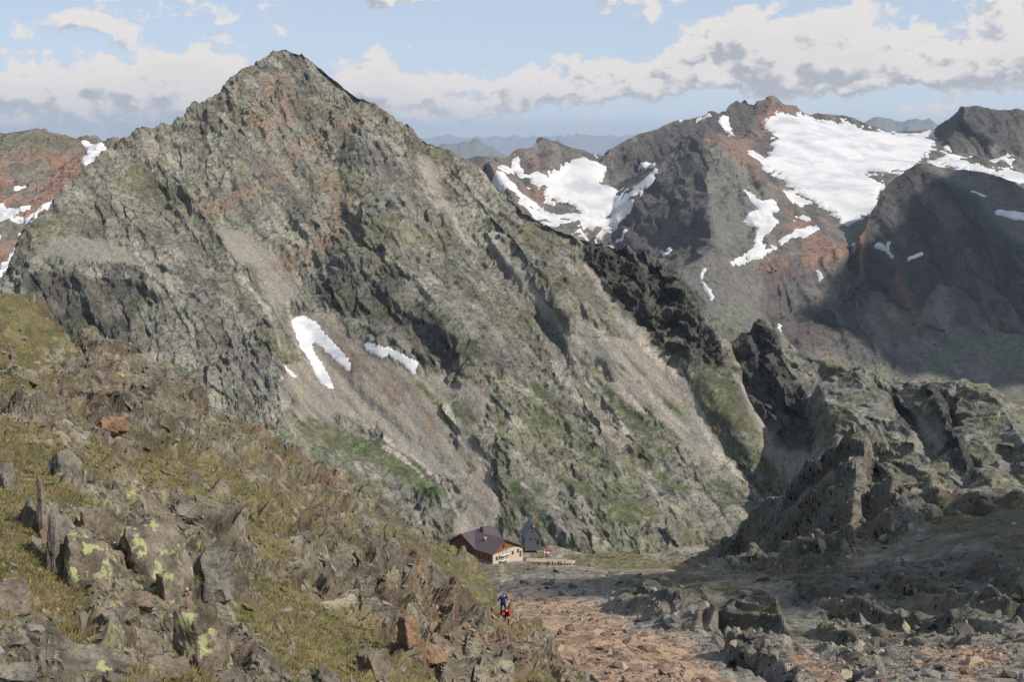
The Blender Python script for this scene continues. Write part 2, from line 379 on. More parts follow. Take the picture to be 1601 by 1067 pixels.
# ground patches as they lie on this mountain (outlines in photograph pixels of its face)
snow = patch(px, py, [
  ('P', [(458,500),(466,497),(478,497),(492,505),(500,517),(513,531),(530,545),(544,567),(543,576),(530,566),(510,548),(497,540),(488,537),(492,556),(503,575),(514,595),(521,609),(512,607),(497,591),(486,573),(478,552),(466,530)]),
  ('P', [(565,538),(577,536),(596,544),(610,548),(630,556),(655,569),(650,586),(638,580),(625,568),(610,558),(600,564),(586,556),(575,550)]),
  ('S', [(432,587),(445,590),(462,592)], 1.8, 1), ('S', [(437,598),(440,606)], 1.5, 1.2), ('S', [(664,572),(668,577)], 1.5, 1)], 1.3, wp*.3+fbm(X, S, 5, 3, 92)*2)
scree = patch(px, py, [
  ('P', [(437,592),(470,560),(455,510),(470,490),(520,500),(560,530),(640,575),(700,590),(718,605),(690,640),(700,690),(735,740),(760,770),(745,775),(700,740),(728,800),(700,770),(640,712),(560,655),(520,650),(505,690),(470,650)]),
  ('P', [(882,520),(905,510),(940,512),(975,528),(1000,525),(1020,560),(1070,605),(1090,640),(1130,700),(1100,690),(1040,640),(960,570),(985,610),(930,570)]),
  ('S', [(1030,630),(1075,690),(1110,720)], 10, 4),
  ('S', [(890,530),(925,580),(960,610),(1000,640)], 9, 3), ('S', [(930,540),(990,600),(1060,660),(1080,680)], 10, 5),
  ('S', [(885,590),(940,650),(990,700)], 3, 3),
  ('S', [(920,425),(945,455),(972,492),(1000,522)], 5, 8),
  ('S', [(775,385),(800,420),(835,465),(870,505),(885,520)], 4, 12),
  ('S', [(655,255),(680,290),(700,330),(715,365),(760,410)], 16, 3),
  ('P', [(85,378),(120,372),(175,380),(210,395),(230,420),(200,412),(150,412),(100,405),(70,392)]),
  ('S', [(225,400),(240,425)], 5, 3), ('P', [(340,350),(380,360),(430,400),(450,430),(470,470),(430,470),(400,420),(370,400)]),
  ('S', [(232,228),(234,250)], 5, 4), ('S', [(1155,590),(1185,645),(1215,700),(1245,745)], 8, 22), ('S', [(740,620),(730,690),(765,740)], 18, 10),
  ('P', [(725,740),(770,740),(780,800),(745,850),(715,830)])], 7, wp)
pale = patch(px, py, [('P', [(85,378),(130,372),(175,382),(195,400),(150,410),(100,402)]), ('S', [(700,740),(720,775),(722,812)], 5, 5), ('S', [(660,700),(700,750)], 6, 5),
  ('S', [(1095,700),(1125,730)], 4, 5), ('S', [(1140,745),(1195,795)], 3, 9), ('P', [(330,350),(420,390),(450,440),(470,480),(430,470),(380,400)]), ('S', [(775,385),(880,520)], 3, 5),
  ('S', [(400,600),(430,640)], 10, 8), ('S', [(790,700),(880,770)], 4, 4)], 6, wp)
orange = patch(px, py, [('S', [(505,258),(525,300),(545,340)], 8, 26), ('P', [(515,340),(565,320),(555,360),(510,395),(460,425),(440,440),(400,430),(450,400),(500,360)]),
  ('S', [(540,260),(535,300),(530,340)], 6, 4), ('P', [(520,520),(640,600),(690,690),(640,660),(560,590),(500,545)]), ('S', [(350,120),(300,170),(250,210)], 4, 4), ('S', [(400,95),(345,140)], 4, 3),
  ('P', [(395,130),(450,110),(470,170),(430,230),(390,190)]), ('S', [(430,210),(470,230),(520,250)], 10, 8), ('S', [(375,155),(390,165)], 6, 5), ('S', [(233,225),(236,260)], 6, 3), ('S', [(610,180),(560,180),(500,210),(400,300),(330,330)], 10, 16)], 9, wp)
green = patch(px, py, [('P', [(455,668),(500,665),(560,672),(610,690),(650,722),(700,772),(690,785),(650,760),(610,765),(640,800),(600,812),(560,780),(535,740),(500,712),(470,700)]),
  ('P', [(940,778),(970,772),(1010,783),(1030,808),(1020,824),(985,820),(950,815),(935,800)]), ('P', [(1090,580),(1120,568),(1150,585),(1160,620),(1185,665),(1200,690),(1170,680),(1130,655),(1100,620)]),
  ('S', [(905,560),(940,610),(985,655),(1040,700)], 5, 9), ('S', [(955,540),(1000,590),(1040,625),(1075,655)], 3, 12), ('S', [(985,570),(1030,620)], 3, 8),
  ('P', [(790,740),(830,750),(835,780),(800,790)]), ('P', [(880,745),(930,760),(945,790),(900,780)]), ('P', [(1190,730),(1215,740),(1220,760),(1195,755)]),
  ('P', [(700,630),(745,625),(750,655),(715,660)]), ('S', [(335,485),(330,500)], 12, 8), ('S', [(375,455),(395,480)], 10, 7), ('P', [(715,700),(725,660),(760,700),(745,735)]),
  ('P', [(1075,600),(1095,600),(1110,660),(1130,720),(1100,680)]), ('P', [(1075,820),(1110,805),(1130,820),(1100,835)]), ('S', [(430,670),(460,690)], 8, 8), ('P', [(670,800),(700,790),(690,830)])], 8, wp*1.2)
low = sst(T.py, 330, 760)
slopez = T.N[..., 2]
gn = fbm(X, S, 90, 5, 20, .6)+.35*fbm(*rot(X, S, -50, 3), 30, 3, 22)
rightside = sst(px, 520, 800)
grass = np.clip(sst(gn, .18-.42*low*rightside-.12*rightside, .62-.42*low*rightside)*(1-scree), 0, 1)
grass = np.maximum(grass*.8, green)
ribE_m = patch(px, py, [('P', [(912,388),(925,368),(1000,382),(1048,406),(1085,462),(1100,505),(1080,545),(1030,535),(1000,515),(960,480),(930,430)]), ('P', [(1085,500),(1110,505),(1140,560),(1120,580),(1095,550)])], 4, wp*.7)
grass *= 1-.85*ribE_m
rock = np.clip(1-scree-green*.8-.25*grass, .06, 1)
inbowl = 1-.75*scree
wn = wp*.28+fbm(X, S, 6, 3, 93)*2
streak = patch(px, py, [('S', [(770,375),(790,405),(815,440),(845,475),(872,507),(886,530),(905,575),(930,615),(965,650),(990,690)], 1.5, 2.5), ('S', [(915,420),(940,450),(965,485),(990,515),(1020,545),(1050,585)], 3, 6),
  ('S', [(1050,585),(1080,630),(1105,680),(1130,720),(1160,750),(1197,793)], 6, 4), ('S', [(895,520),(935,570),(975,615),(1010,645)], 5, 2), ('S', [(940,520),(990,580),(1040,640),(1075,672)], 7, 3), ('S', [(450,470),(470,560),(520,620),(590,680),(650,720),(695,765),(722,808)], 2, 3),
  ('S', [(660,262),(690,315),(712,345),(745,400)], 5, 2), ('S', [(1150,570),(1165,600),(1190,645),(1215,695),(1240,745)], 4, 10), ('S', [(355,395),(385,440),(425,500),(440,545)], 3, 2), ('S', [(215,395),(235,430),(250,455)], 3, 2), ('S', [(790,735),(840,775),(880,800)], 2, 1.5),
  ('S', [(880,590),(905,615),(945,660),(985,705)], 2, 1), ('S', [(700,640),(720,690),(755,735)], 4, 2), ('S', [(600,700),(660,745)], 2, 2), ('S', [(230,225),(236,262)], 3, 2)], 2.2, wn)
gstr = patch(px, py, [('S', [(912,555),(930,590),(965,630),(1010,672),(1040,700)], 3, 9), ('S', [(950,533),(985,575),(1020,612),(1060,648)], 2, 7), ('S', [(985,560),(1010,590)], 2, 4), ('S', [(1085,600),(1105,645),(1130,690),(1150,720)], 8, 6), ('P', [(1090,578),(1118,568),(1140,590),(1150,625),(1172,660),(1190,685),(1160,678),(1125,650),(1100,615)]),
  ('S', [(480,668),(540,690),(590,715),(640,740),(685,775)], 13, 14), ('S', [(545,745),(600,790)], 15, 14), ('P', [(938,780),(968,773),(1008,782),(1028,806),(1018,822),(985,818),(952,813)]), ('S', [(560,690),(620,712),(655,735)], 8, 6), ('S', [(800,745),(815,785)], 14, 10), ('S', [(720,640),(735,660)], 12, 8), ('S', [(1190,725),(1205,750)], 8, 8),
  ('S', [(655,600),(690,640),(715,680)], 4, 6), ('S', [(840,600),(880,640),(905,690)], 10, 10), ('S', [(880,745),(935,775)], 8, 8), ('S', [(770,640),(790,680)], 8, 6), ('S', [(1000,700),(1040,740),(1080,760)], 8, 8), ('S', [(850,640),(930,700)], 8, 10)], 3.5, wn*1.6)
# relief
for _k in (30, 60): T.Z = T.Z+(blur(T.Z, _k)-T.Z)*np.clip(scree*1.1, 0, 1)
u1, v1 = rot(X, S, -52, 4.0); u2, v2 = rot(X, S, -62, 2.6)
w1 = fbm(X, S, 90, 3, 50)*20; w2 = fbm(X, S, 22, 2, 52)*4
h = fbm(u1, v1+w1*.6, 95, 5, 1, .52, T.sp, True)*6.5*(.08+.92*rock)
h += fbm(X, S, 210, 3, 9)*11*inbowl
c1, id1, e1 = cells(u2+w1*.3, v2+w2, 34, 3, 1.5, T.sp, .16); c2, id2, e2 = cells(u2+w2, v2+w2*.5, 13, 5, 1.6, T.sp, .1); c3, id3, e3 = cells(u2+w2*.3, v2, 5.0, 8, 1.6, T.sp, .1)
rockn = rock*(.45+.55*sst(fbm(X, S, 130, 3, 77), -.3, .25))
h += (c1*3.2+c2*2.6+c3*1.9)*rockn
h += fbm(u2, v2, 22, 4, 14, .6, T.sp, True)*2.2*rockn+fbm(*rot(X, S, -70, 3), 11, 3, 16, .6, T.sp, True)*1.3*rockn
h += fbm(X, S, 9, 3, 15, .6, T.sp)*.55
h += ribE_m*(c2*3.5+c3*2.5+cells(X, S, 9, 33, 1.6, T.sp, .1)[0]*3)
h += patch(px, py, [('S', [(470,520),(560,620),(640,690),(700,745)], 8, 8)], 12, wp)*-3 + fbm(*rot(X, S, -50, 9), 26, 3, 44, .5, T.sp)*1.6*scree
T.Z0 = T.Z
ns = (snow > .03)
h = np.where(ns, blur(h, 40), h)
edge_damp = 1
displace(T, h.astype(np.float32)*edge_damp, 1.0)
# colour of the ground, with shade added on the left-facing rib
rk = mixn(C(.22,.208,.175)+0*X[..., None], C(.295,.28,.23), sst(fbm(X, S, 45, 4, 31, .6), -.35, .4))
rk = mixn(rk, C(.155,.145,.135), sst(fbm(u1, v1, 60, 4, 33, .6), .1, .5)*.7)
rk = mixn(rk, C(.21,.165,.13), sst(fbm(X, S, 75, 4, 35, .6), .12, .5)*.35*sst(py, 620, 200))
rk = mixn(rk, C(.25,.27,.19), sst(fbm(X, S, 38, 4, 36, .6), .05, .45)*.35)
rk = rk*(.72+.5*id2+.18*id3-.09)[..., None]
rk *= ((.5+.5*sst(e2, 0, .12))*(.72+.28*sst(e3, 0, .16)))[..., None]*1.08
gc = mixn(C(.125,.125,.052)+0*X[..., None], C(.075,.115,.03), sst(fbm(X, S, 50, 3, 37), -.2, .3)*sst(py, 520, 720))
gc = gc*(.8+.4*id3[..., None])
sc = mixn(C(.45,.385,.305)+0*X[..., None], C(.33,.305,.27), sst(fbm(*rot(X, S, -50, 10), 16, 4, 38, .6), -.3, .3))
col = mixn(rk, gc, np.clip(grass-green, 0, 1)*.58)
col = mixn(col, sc, scree*.9)
col = mixn(col, C(.36,.345,.30), pale*.6)
col = mixn(col, C(.30,.205,.14), orange*sst(fbm(X, S, 25, 4, 40, .6), -.5, .25)*.6)
gc2 = mixn(C(.125,.13,.055)+0*X[..., None], C(.08,.118,.032), sst(fbm(X, S, 40, 4, 41, .6), -.2, .25))
gm = np.maximum(green*.55*sst(fbm(X, S, 24, 5, 42, .65), -.4, .1), gstr*sst(fbm(X, S, 16, 4, 43, .65), -.9, -.35))*(1-streak)
col = mixn(col, gc2*(.8+.4*id3[..., None]), gm*(.55+.35*sst(fbm(X, S, 9, 4, 49, .65), -.3, .2)))
col = mixn(col, C(.46,.42,.36)*(.85+.3*id3[..., None]), streak*.85)
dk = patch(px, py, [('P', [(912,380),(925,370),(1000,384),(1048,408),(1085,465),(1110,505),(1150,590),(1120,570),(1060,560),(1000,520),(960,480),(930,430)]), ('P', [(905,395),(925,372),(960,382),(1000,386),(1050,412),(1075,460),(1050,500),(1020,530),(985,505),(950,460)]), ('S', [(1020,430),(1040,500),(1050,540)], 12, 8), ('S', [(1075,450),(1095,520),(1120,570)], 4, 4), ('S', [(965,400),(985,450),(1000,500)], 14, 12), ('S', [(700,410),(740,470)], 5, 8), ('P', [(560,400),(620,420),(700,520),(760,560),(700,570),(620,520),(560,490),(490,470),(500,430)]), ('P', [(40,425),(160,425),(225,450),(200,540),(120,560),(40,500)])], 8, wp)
col = col*(1-.5*dk*(1-grass*.3))[..., None]*(1-.22*ribE_m)[..., None]*C(.82, .82, .81)  # cliff bands darkened; on the left-facing rib this is painted shade
col *= (.86+.28*_rs.rand(*X.shape))[..., None]
mat_main = ground_mat('gneiss_and_turf', 8, 2.2, .7, .6, .3, facet=.5)
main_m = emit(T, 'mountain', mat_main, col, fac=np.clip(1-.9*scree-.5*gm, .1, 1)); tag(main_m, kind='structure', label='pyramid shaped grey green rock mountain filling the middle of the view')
mat_snow = snow_mat('old_snow', 25, (.70,.69,.68))
for nm, keep in (('snowfield', (px < 552) & (py > 480) & ~((px < 475) & (py > 575))), ('snowfield', (px >= 552)), ('snowfield', (px < 475) & (py > 575))):
    o = snow_sheet(T, snow, nm, .8, mat_snow, keep)
    if o: tag(o, kind='structure')
TM = T
# ------------------------------------------------------------------ land far below, reaching the horizon
gm_, _nt, _p = M_new('valley_forest_haze'); _p.inputs['Base Color'].default_value = (.07, .09, .06, 1); _p.inputs['Roughness'].default_value = 1
_a = np.linspace(-104000, 104000, 41); _gx2, _gy2 = np.meshgrid(_a, _a)
gz = -1700+fbm(_gx2, _gy2, 20000, 3, 60)*60
tag(mesh_np('ground', np.stack([_gx2, _gy2, gz], -1).reshape(-1, 3), grid_faces(41, 41), gm_, True), kind='structure')
def wl(*pts): return [W(*p) for p in pts]
def wback(pts, D, drop, every=2):
    return [(a[0]*(1+D/a[1]), a[1]+D, a[2]-drop) for a in [W(*p) for p in pts][::every]]
# ------------------------------------------------------------------ glacier mountains across the valley
skyl = [(560,262,4300),(640,258,4300),(700,250,4300),(740,252,4300),(762,252,4300),(780,247,4400),(800,243,4500),(812,236,4550),(825,228,4600),(838,221,4680),(850,217,4700),(860,222,4700),(868,228,4700),(880,235,4700),(888,243,4700),(900,238,4750),(908,233,4800),(916,234,4800),(925,241,4850),(934,244,4850),(945,246,4850),(955,238,4850),(970,226,4850),(985,216,4850),(1000,210,4900),(1015,205,4900),(1030,198,4950),(1045,192,5000),(1060,187,5000),(1085,189,5000),(1093,182,5020),(1100,178,5050),(1125,172,5100),(1135,168,5150),(1145,160,5200),(1160,156,5250),(1168,158,5250),(1175,166,5250),(1190,168,5250),(1200,158,5280),(1210,152,5300),(1220,158,5330),(1235,166,5400),(1250,173,5450),(1262,180,5500),(1275,177,5600),(1300,178,5600),(1315,181,5620),(1328,184,5650),(1337,190,5680),(1345,196,5700),(1362,196,5750),(1372,199,5750),(1385,205,5750),(1420,207,5750),(1430,203,5720),(1450,206,5700),(1462,202,5600),(1472,193,5500),(1480,185,5400),(1490,177,5350),(1500,170,5300),(1520,164,5300),(1535,165,5300),(1545,169,5300),(1570,172,5300),(1585,168,5300),(1601,169,5300),(1700,163,5300),(1800,180,5300)]
pyrL = [(1100,198,4350),(1088,205,4348),(1075,215,4342),(1050,240,4330),(1030,264,4315),(1010,285,4300),(990,312,4280),(975,330,4260),(960,350,4240),(945,365,4220),(930,385,4200)]
G_lines = [wl(*skyl), wback(skyl, 500, 320), wback(skyl, 1800, 900, 4), wl(*pyrL),
  wl((1100,198,4350),(1103,260,4120),(1108,320,3880),(1113,385,3640),(1105,402,3600)),
  wl((1100,198,4350),(1130,222,4250),(1160,240,4200),(1185,270,4150),(1200,300,4080),(1192,340,3980),(1175,370,3900)),
  wl((1100,198,4350),(1130,212,4600),(1165,215,4850),(1192,200,5100)), wl((1145,160,5200),(1140,200,5020),(1128,212,4900)), wl((1192,200,5100),(1210,152,5300)),
  wl((945,384,4190),(1000,396,3970),(1050,407,3780),(1085,412,3640)),
  wl((1140,260,4150),(1138,320,3960),(1145,380,3780)),
  wl((905,248,4700),(935,256,4680),(965,285,4580),(1000,275,4620),(1040,255,4680),(1065,240,4700)),
  wl((895,250,4680),(870,285,4480),(850,320,4280),(830,372,4040)),
  wl((930,262,4620),(915,300,4450),(905,340,4220),(885,378,4000)),
  wl((965,285,4580),(960,320,4380),(945,350,4200),(915,385,4000)),
  wl((780,247,4400),(800,275,4420),(840,262,4500),(875,262,4560),(895,250,4680)), wl((850,217,4700),(850,245,4600),(840,262,4500)),
  wl((560,300,4150),(700,290,4200),(760,285,4300),(810,320,4150),(800,380,3950)),
  # big glacier basin
  wl((1196,185,5150),(1235,180,5250),(1270,190,5400),(1340,205,5550),(1400,214,5600),(1455,212,5500)),
  wl((1205,240,4750),(1300,250,4800),(1400,248,4950),(1450,228,5200)), wl((1235,290,4450),(1300,310,4350),(1370,282,4600),(1430,255,4800)),
  wl((1262,325,4220),(1330,345,4150),(1370,322,4300)), wl((1300,250,4800),(1300,310,4350),(1330,345,4150)),
  wl((1192,200,5100),(1198,220,4900),(1190,250,4650),(1208,292,4400),(1240,318,4260),(1262,325,4220),(1300,350,4110),(1330,352,4100)),
  wl((1360,340,4150),(1400,310,4400),(1450,262,4720)),
  wl((1170,372,3900),(1220,388,3850),(1270,372,3920),(1310,365,4000)), wl((1190,340,3980),(1220,345,4020),(1260,345,4080)),
  wl((1060,425,3560),(1115,430,3530),(1150,412,3690),(1172,428,3680)), wl((1110,480,3400),(1150,515,3320),(1200,518,3330),(1240,560,3340)),
  wl((1180,432,3730),(1222,412,3750),(1270,402,3800),(1320,392,3850),(1352,375,3950)), wl((1205,492,3640),(1250,488,3650),(1310,480,3690)),
  wl((1222,412,3750),(1232,450,3690),(1250,488,3650)), wl((1222,412,3750),(1185,470,3620),(1200,518,3420)),
  wl((1455,212,5500),(1475,238,5120),(1530,248,5050),(1601,265,5000),(1700,280,5000)), wl((1450,262,4750),(1530,272,4850),(1601,286,4800),(1800,300,4800)),
  wl((1535,165,5300),(1530,205,5180),(1545,248,5050)), wl((1570,172,5300),(1575,215,5160),(1601,265,5000)), wl((1500,170,5300),(1490,210,5250)),
  wl((560,700,3150),(900,640,3200),(1200,640,3200),(1400,640,3200),(1800,640,3200)), wl((560,420,3800),(760,440,3800),(900,480,3700),(1000,500,3600))]
T = terrain(720, 1700, 2.3, np.concatenate([np.linspace(3150, 4100, 190), np.linspace(4105, 5300, 190), np.linspace(5305, 5760, 60), np.linspace(5780, 7200, 30)]), G_lines, 1)
X, S = T.X, T.Y*.6+T.Z*.8; px, py = T.px, T.py
wp = fbm(X, T.Y, 160, 4, 3)*7+fbm(X, T.Y, 40, 2, 4)*3
_w2 = fbm(X, T.Y, 55, 4, 104, .65)*7
ice = patch(px, py, [
 ('P', [(1203,182),(1225,178),(1262,186),(1290,190),(1320,190),(1345,203),(1380,208),(1420,212),(1462,208),(1465,220),(1450,238),(1440,252),(1410,268),(1390,270),(1350,272),(1352,280),(1385,288),(1370,305),(1385,322),(1350,340),(1325,350),(1305,335),(1270,312),(1240,293),(1205,270),(1190,255),(1205,240),(1212,220),(1200,200)]),
 ('P', [(893,251),(915,247),(938,255),(948,262),(940,285),(960,300),(970,315),(985,305),(1010,285),(1025,265),(1015,285),(990,310),(985,320),(950,340),(930,340),(905,327),(880,318),(855,312),(852,290),(835,285),(850,275),(875,262)]),
 ('P', [(1450,248),(1470,252),(1520,258),(1560,265),(1601,275),(1640,285),(1640,298),(1601,290),(1560,275),(1500,264),(1455,256)]),
 ], 1.8, wp*.45+_w2)
snow = patch(px, py, [
 ('P', [(1158,297),(1172,300),(1190,312),(1210,312),(1215,330),(1205,340),(1215,350),(1200,365),(1190,378),(1185,395),(1165,405),(1145,415),(1145,410),(1165,400),(1180,385),(1185,355),(1165,345),(1170,335),(1185,330)]),
 ('S', [(1147,413),(1175,403),(1205,390),(1235,370),(1275,360)], 3, 4), ('P', [(1222,297),(1240,300),(1262,312),(1275,318),(1250,322),(1230,312)]),
 ('S', [(1095,440),(1100,425),(1110,417)], 4, 2), ('S', [(1098,440),(1108,455),(1114,466)], 2, 1.5), ('S', [(1243,341),(1262,344)], 3, 2.5), ('S', [(1281,420),(1285,435)], 3, 2), ('S', [(1218,512),(1222,524)], 3, 2),
 ('S', [(1334,382),(1352,398),(1385,428)], 3, 2), ('S', [(1375,380),(1390,395)], 4, 3), ('S', [(1135,185),(1142,205)], 7, 4), ('S', [(780,262),(812,268)], 3, 6), ('S', [(805,255),(812,275)], 4, 5),
 ('S', [(838,335),(862,338)], 2, 2), ('S', [(868,342),(888,345),(905,340)], 2.5, 2), ('S', [(892,368),(915,355),(950,345),(985,325)], 2.5, 4), ('S', [(898,372),(915,368)], 2, 2), ('S', [(930,370),(950,358),(975,335)], 3, 3),
 ('S', [(845,350),(870,352)], 2, 1.5), ('S', [(905,352),(930,348)], 3, 2), ('S', [(840,320),(850,325)], 3, 2), ('S', [(1000,262),(1020,258)], 2, 3), ('S', [(960,372),(978,362)], 2, 2), ('S', [(1042,388),(1040,400)], 4, 2),
 ('S', [(1175,240),(1190,250),(1200,268)], 4, 3), ('S', [(1090,184),(1110,180)], 2, 1.5), ('S', [(1058,188),(1066,187)], 2, 1.5), ('S', [(1480,245),(1500,250)], 2.5, 2), ('S', [(1510,250),(1520,262)], 3, 4), ('S', [(1480,232),(1490,240)], 2.5, 2),
 ('S', [(1180,395),(1195,388)], 3, 4), ('S', [(1340,290),(1365,285)], 1, 1)], 1.4, wp*.3+_w2*.5)
snow = np.where(fbm(X, T.Y, 60, 3, 8) > .55, snow*.2, snow)
blotch = sst(fbm(*rot(X, T.Y, 20, 2.2), 90, 4, 71, .6), .34, .42)*patch(px, py, [('P', [(755,262),(1000,300),(960,400),(800,380)]), ('P', [(1470,235),(1601,245),(1601,262),(1470,250)])], 8, wp)
snow = np.maximum(snow, blotch*.9)
rockm = patch(px, py, [('P', skyl_p) for skyl_p in [[(740,252),(850,215),(890,243),(925,232),(945,246),(1060,187),(1100,178),(1160,156),(1210,152),(1265,180),(1330,186),(1345,200),(1262,190),(1205,185),(1190,215),(1100,205),(1080,215),(1040,250),(990,275),(950,265),(935,255),(895,248),(860,265),(800,272),(750,268)],
  [(1100,196),(1140,225),(1180,260),(1200,300),(1190,340),(1140,395),(1110,405),(1000,398),(930,388),(975,330),(1050,240)], [(1175,425),(1222,408),(1300,395),(1350,375),(1420,400),(1400,600),(1230,560),(1200,500)], [(1460,205),(1500,168),(1620,165),(1700,280),(1600,262),(1470,238)]]], 5, wp)
rockm = np.clip(rockm, .18, 1)
u1, v1 = rot(X, S, -84, 3.5); w1 = fbm(X, S, 120, 3, 50)*40
c1, id1, e1 = cells(u1+w1*.3, v1+w1*.4, 80, 3, 1.4, T.sp); c2, id2, e2 = cells(u1, v1+w1*.2, 32, 5, 1.6, T.sp)
h = (fbm(u1, v1+w1*.5, 150, 5, 1, .55, T.sp, True)*13+c1*8+c2*5)*rockm+fbm(X, S, 300, 4, 9, .5, T.sp)*9
inv = 1-np.clip(ice*1.2, 0, 1); h = h*(.05+.95*inv)+fbm(X, T.Y, 260, 4, 19, .5, T.sp)*7*(1-inv); h = np.where(ice > .05, blur(h, 4), h)
displace(T, h)
base = mixn(C(.105,.095,.088)+0*X[..., None], C(.15,.138,.12), sst(fbm(X, S, 90, 4, 31, .6), -.3, .4))
base *= (.75+.5*id2)[..., None]
red = patch(px, py, [('P', [(1130,215),(1190,200),(1205,240),(1200,280),(1262,325),(1310,360),(1290,400),(1230,440),(1160,470),(1200,400),(1220,350),(1200,300),(1170,250)]), ('P', [(1195,165),(1215,155),(1262,185),(1210,185),(1195,240),(1180,200)]),
  ('P', [(800,290),(850,290),(870,320),(820,330)]), ('S', [(1210,470),(1240,510),(1300,540)], 12, 20), ('P', [(740,255),(850,240),(840,280),(760,280)]), ('S', [(1105,215),(1150,240),(1190,280)], 8, 6), ('S', [(1290,400),(1350,380)], 20, 10)], 9, wp)
col = mixn(base, C(.25,.145,.10), red*sst(fbm(X, S, 110, 4, 33, .6), -.4, .25)*.8)
scr = patch(px, py, [('P', [(1060,420),(1150,400),(1200,430),(1185,480),(1250,560),(1150,540),(1080,480)]), ('P', [(1290,350),(1340,350),(1385,425),(1330,400)]), ('P', [(930,385),(1060,400),(1120,410),(1080,430)]), ('P', [(840,320),(980,340),(930,400),(830,380)])], 10, wp)
col = mixn(col, C(.15,.142,.125)*(.9+.2*id1[..., None]), scr*.7)
col = mixn(col, C(.14,.15,.09), sst(fbm(X, S, 140, 4, 39, .6), .05, .4)*sst(py, 440, 540)*.6)
lightR = patch(px, py, [('P', [(1105,215),(1150,250),(1195,300),(1190,340),(1150,390),(1115,380)])], 8, wp)
col = mixn(col, C(.16,.165,.14), lightR*.6)  # sunlit right face of the pyramid painted lighter
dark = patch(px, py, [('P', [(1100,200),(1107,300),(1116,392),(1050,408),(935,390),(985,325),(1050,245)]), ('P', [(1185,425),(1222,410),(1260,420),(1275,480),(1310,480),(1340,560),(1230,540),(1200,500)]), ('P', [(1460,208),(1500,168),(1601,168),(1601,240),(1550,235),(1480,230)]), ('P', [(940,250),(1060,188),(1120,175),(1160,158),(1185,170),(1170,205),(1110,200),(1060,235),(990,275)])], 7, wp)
col = mixn(col, C(.07,.066,.066)*(.8+.4*id2[..., None]), dark*.75)  # dark walls, with shade of the pyramid's left face put into the colour
mat_far = ground_mat('dark_schist_and_scree', 22, 6, .6, .4, .3)
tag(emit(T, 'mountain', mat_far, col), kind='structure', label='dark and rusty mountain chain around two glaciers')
mat_ice = snow_mat('glacier_ice', 130, (.60,.59,.585))
full = np.maximum(ice, 0)
tag(snow_sheet(T, ice, 'glacier', 9, mat_ice, (px > 1100) & (px < 1445+0*px)|((px>1100)&(py<240))), kind='structure', label='wide white glacier in the basin below the highest ridge')
tag(snow_sheet(T, ice, 'glacier', 9, mat_ice, (px <= 1100)), kind='structure', label='small glacier in the cirque left of the dark pyramid')
tag(snow_sheet(T, ice, 'glacier', 9, mat_ice, (px >= 1445) & (py >= 240)), kind='structure', label='thin glacier strip behind the dark shoulder')
mat_snow2 = snow_mat('far_snow', 60, (.60,.59,.585))
tag(snow_sheet(T, snow, 'snowfield', 6, mat_snow2), kind='structure')
TG = T
# ------------------------------------------------------------------ dark shoulder mountain on the right
ncr = [(1230,600,3420),(1290,560,3500),(1300,480,3620),(1345,425,3740),(1345,370,3850),(1360,330,3950),(1385,290,4000),(1400,275,4020),(1415,266,4040),(1440,255,4050),(1455,257,4050),(1470,262,4050),(1485,262,4050),(1500,266,4050),(1520,268,4020),(1540,271,4000),(1570,280,3950),(1601,293,3900),(1700,330,3800),(1800,350,3800)]
N_lines = [wl(*ncr), wback(ncr, 200, 160), wback(ncr, 600, 330, 3),
  wl((1440,255,4050),(1490,295,3920),(1528,340,3810),(1552,400,3690),(1570,480,3570),(1601,560,3460),(1640,620,3380)),
  wl((1385,290,4000),(1418,380,3800),(1428,470,3630),(1440,560,3490),(1450,620,3420)),
  wl((1440,300,3980),(1478,400,3790),(1500,500,3630),(1500,600,3470)), wl((1370,400,3830),(1370,480,3660),(1380,600,3440)),
  wl((1570,280,3950),(1610,360,3800),(1640,450,3640),(1680,560,3500)), wl((1200,700,3200),(1400,680,3220),(1600,680,3220),(1800,680,3220))]
T = terrain(1225, 1690, 2.2, np.concatenate([np.linspace(3200, 4060, 330), np.linspace(4064, 4700, 40)]), N_lines, 2)
X, S = T.X, T.Y*.7+T.Z*.7; px, py = T.px, T.py
wp = fbm(X, T.Y, 160, 4, 3)*8
u1, v1 = rot(X, S, -80, 3.2); w1 = fbm(X, S, 120, 3, 55)*40
c1, id1, e1 = cells(u1+w1*.3, v1+w1*.5, 75, 3, 1.4, T.sp); c2, id2, e2 = cells(u1, v1+w1*.2, 30, 5, 1.6, T.sp)
low = sst(py, 330, 480)
h = (fbm(u1, v1+w1*.6, 190, 5, 6, .55, T.sp, True)*26+c1*12+c2*7)*(.25+.75*low)+fbm(X, S, 300, 4, 9, .5, T.sp)*14*(.4+.6*low)
displace(T, h)
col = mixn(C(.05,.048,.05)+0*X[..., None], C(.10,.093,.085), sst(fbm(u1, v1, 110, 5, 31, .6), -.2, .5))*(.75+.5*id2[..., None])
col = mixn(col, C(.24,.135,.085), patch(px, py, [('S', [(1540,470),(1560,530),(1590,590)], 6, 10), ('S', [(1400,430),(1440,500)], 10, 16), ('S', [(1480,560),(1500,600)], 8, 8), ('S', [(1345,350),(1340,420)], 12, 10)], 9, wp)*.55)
col = mixn(col, C(.17,.16,.13), patch(px, py, [('P', [(1440,256),(1500,266),(1640,300),(1640,400),(1560,350),(1500,290)]), ('S', [(1510,480),(1530,580)], 8, 12), ('S', [(1350,470),(1350,560)], 5, 8)], 9, wp)*.7)
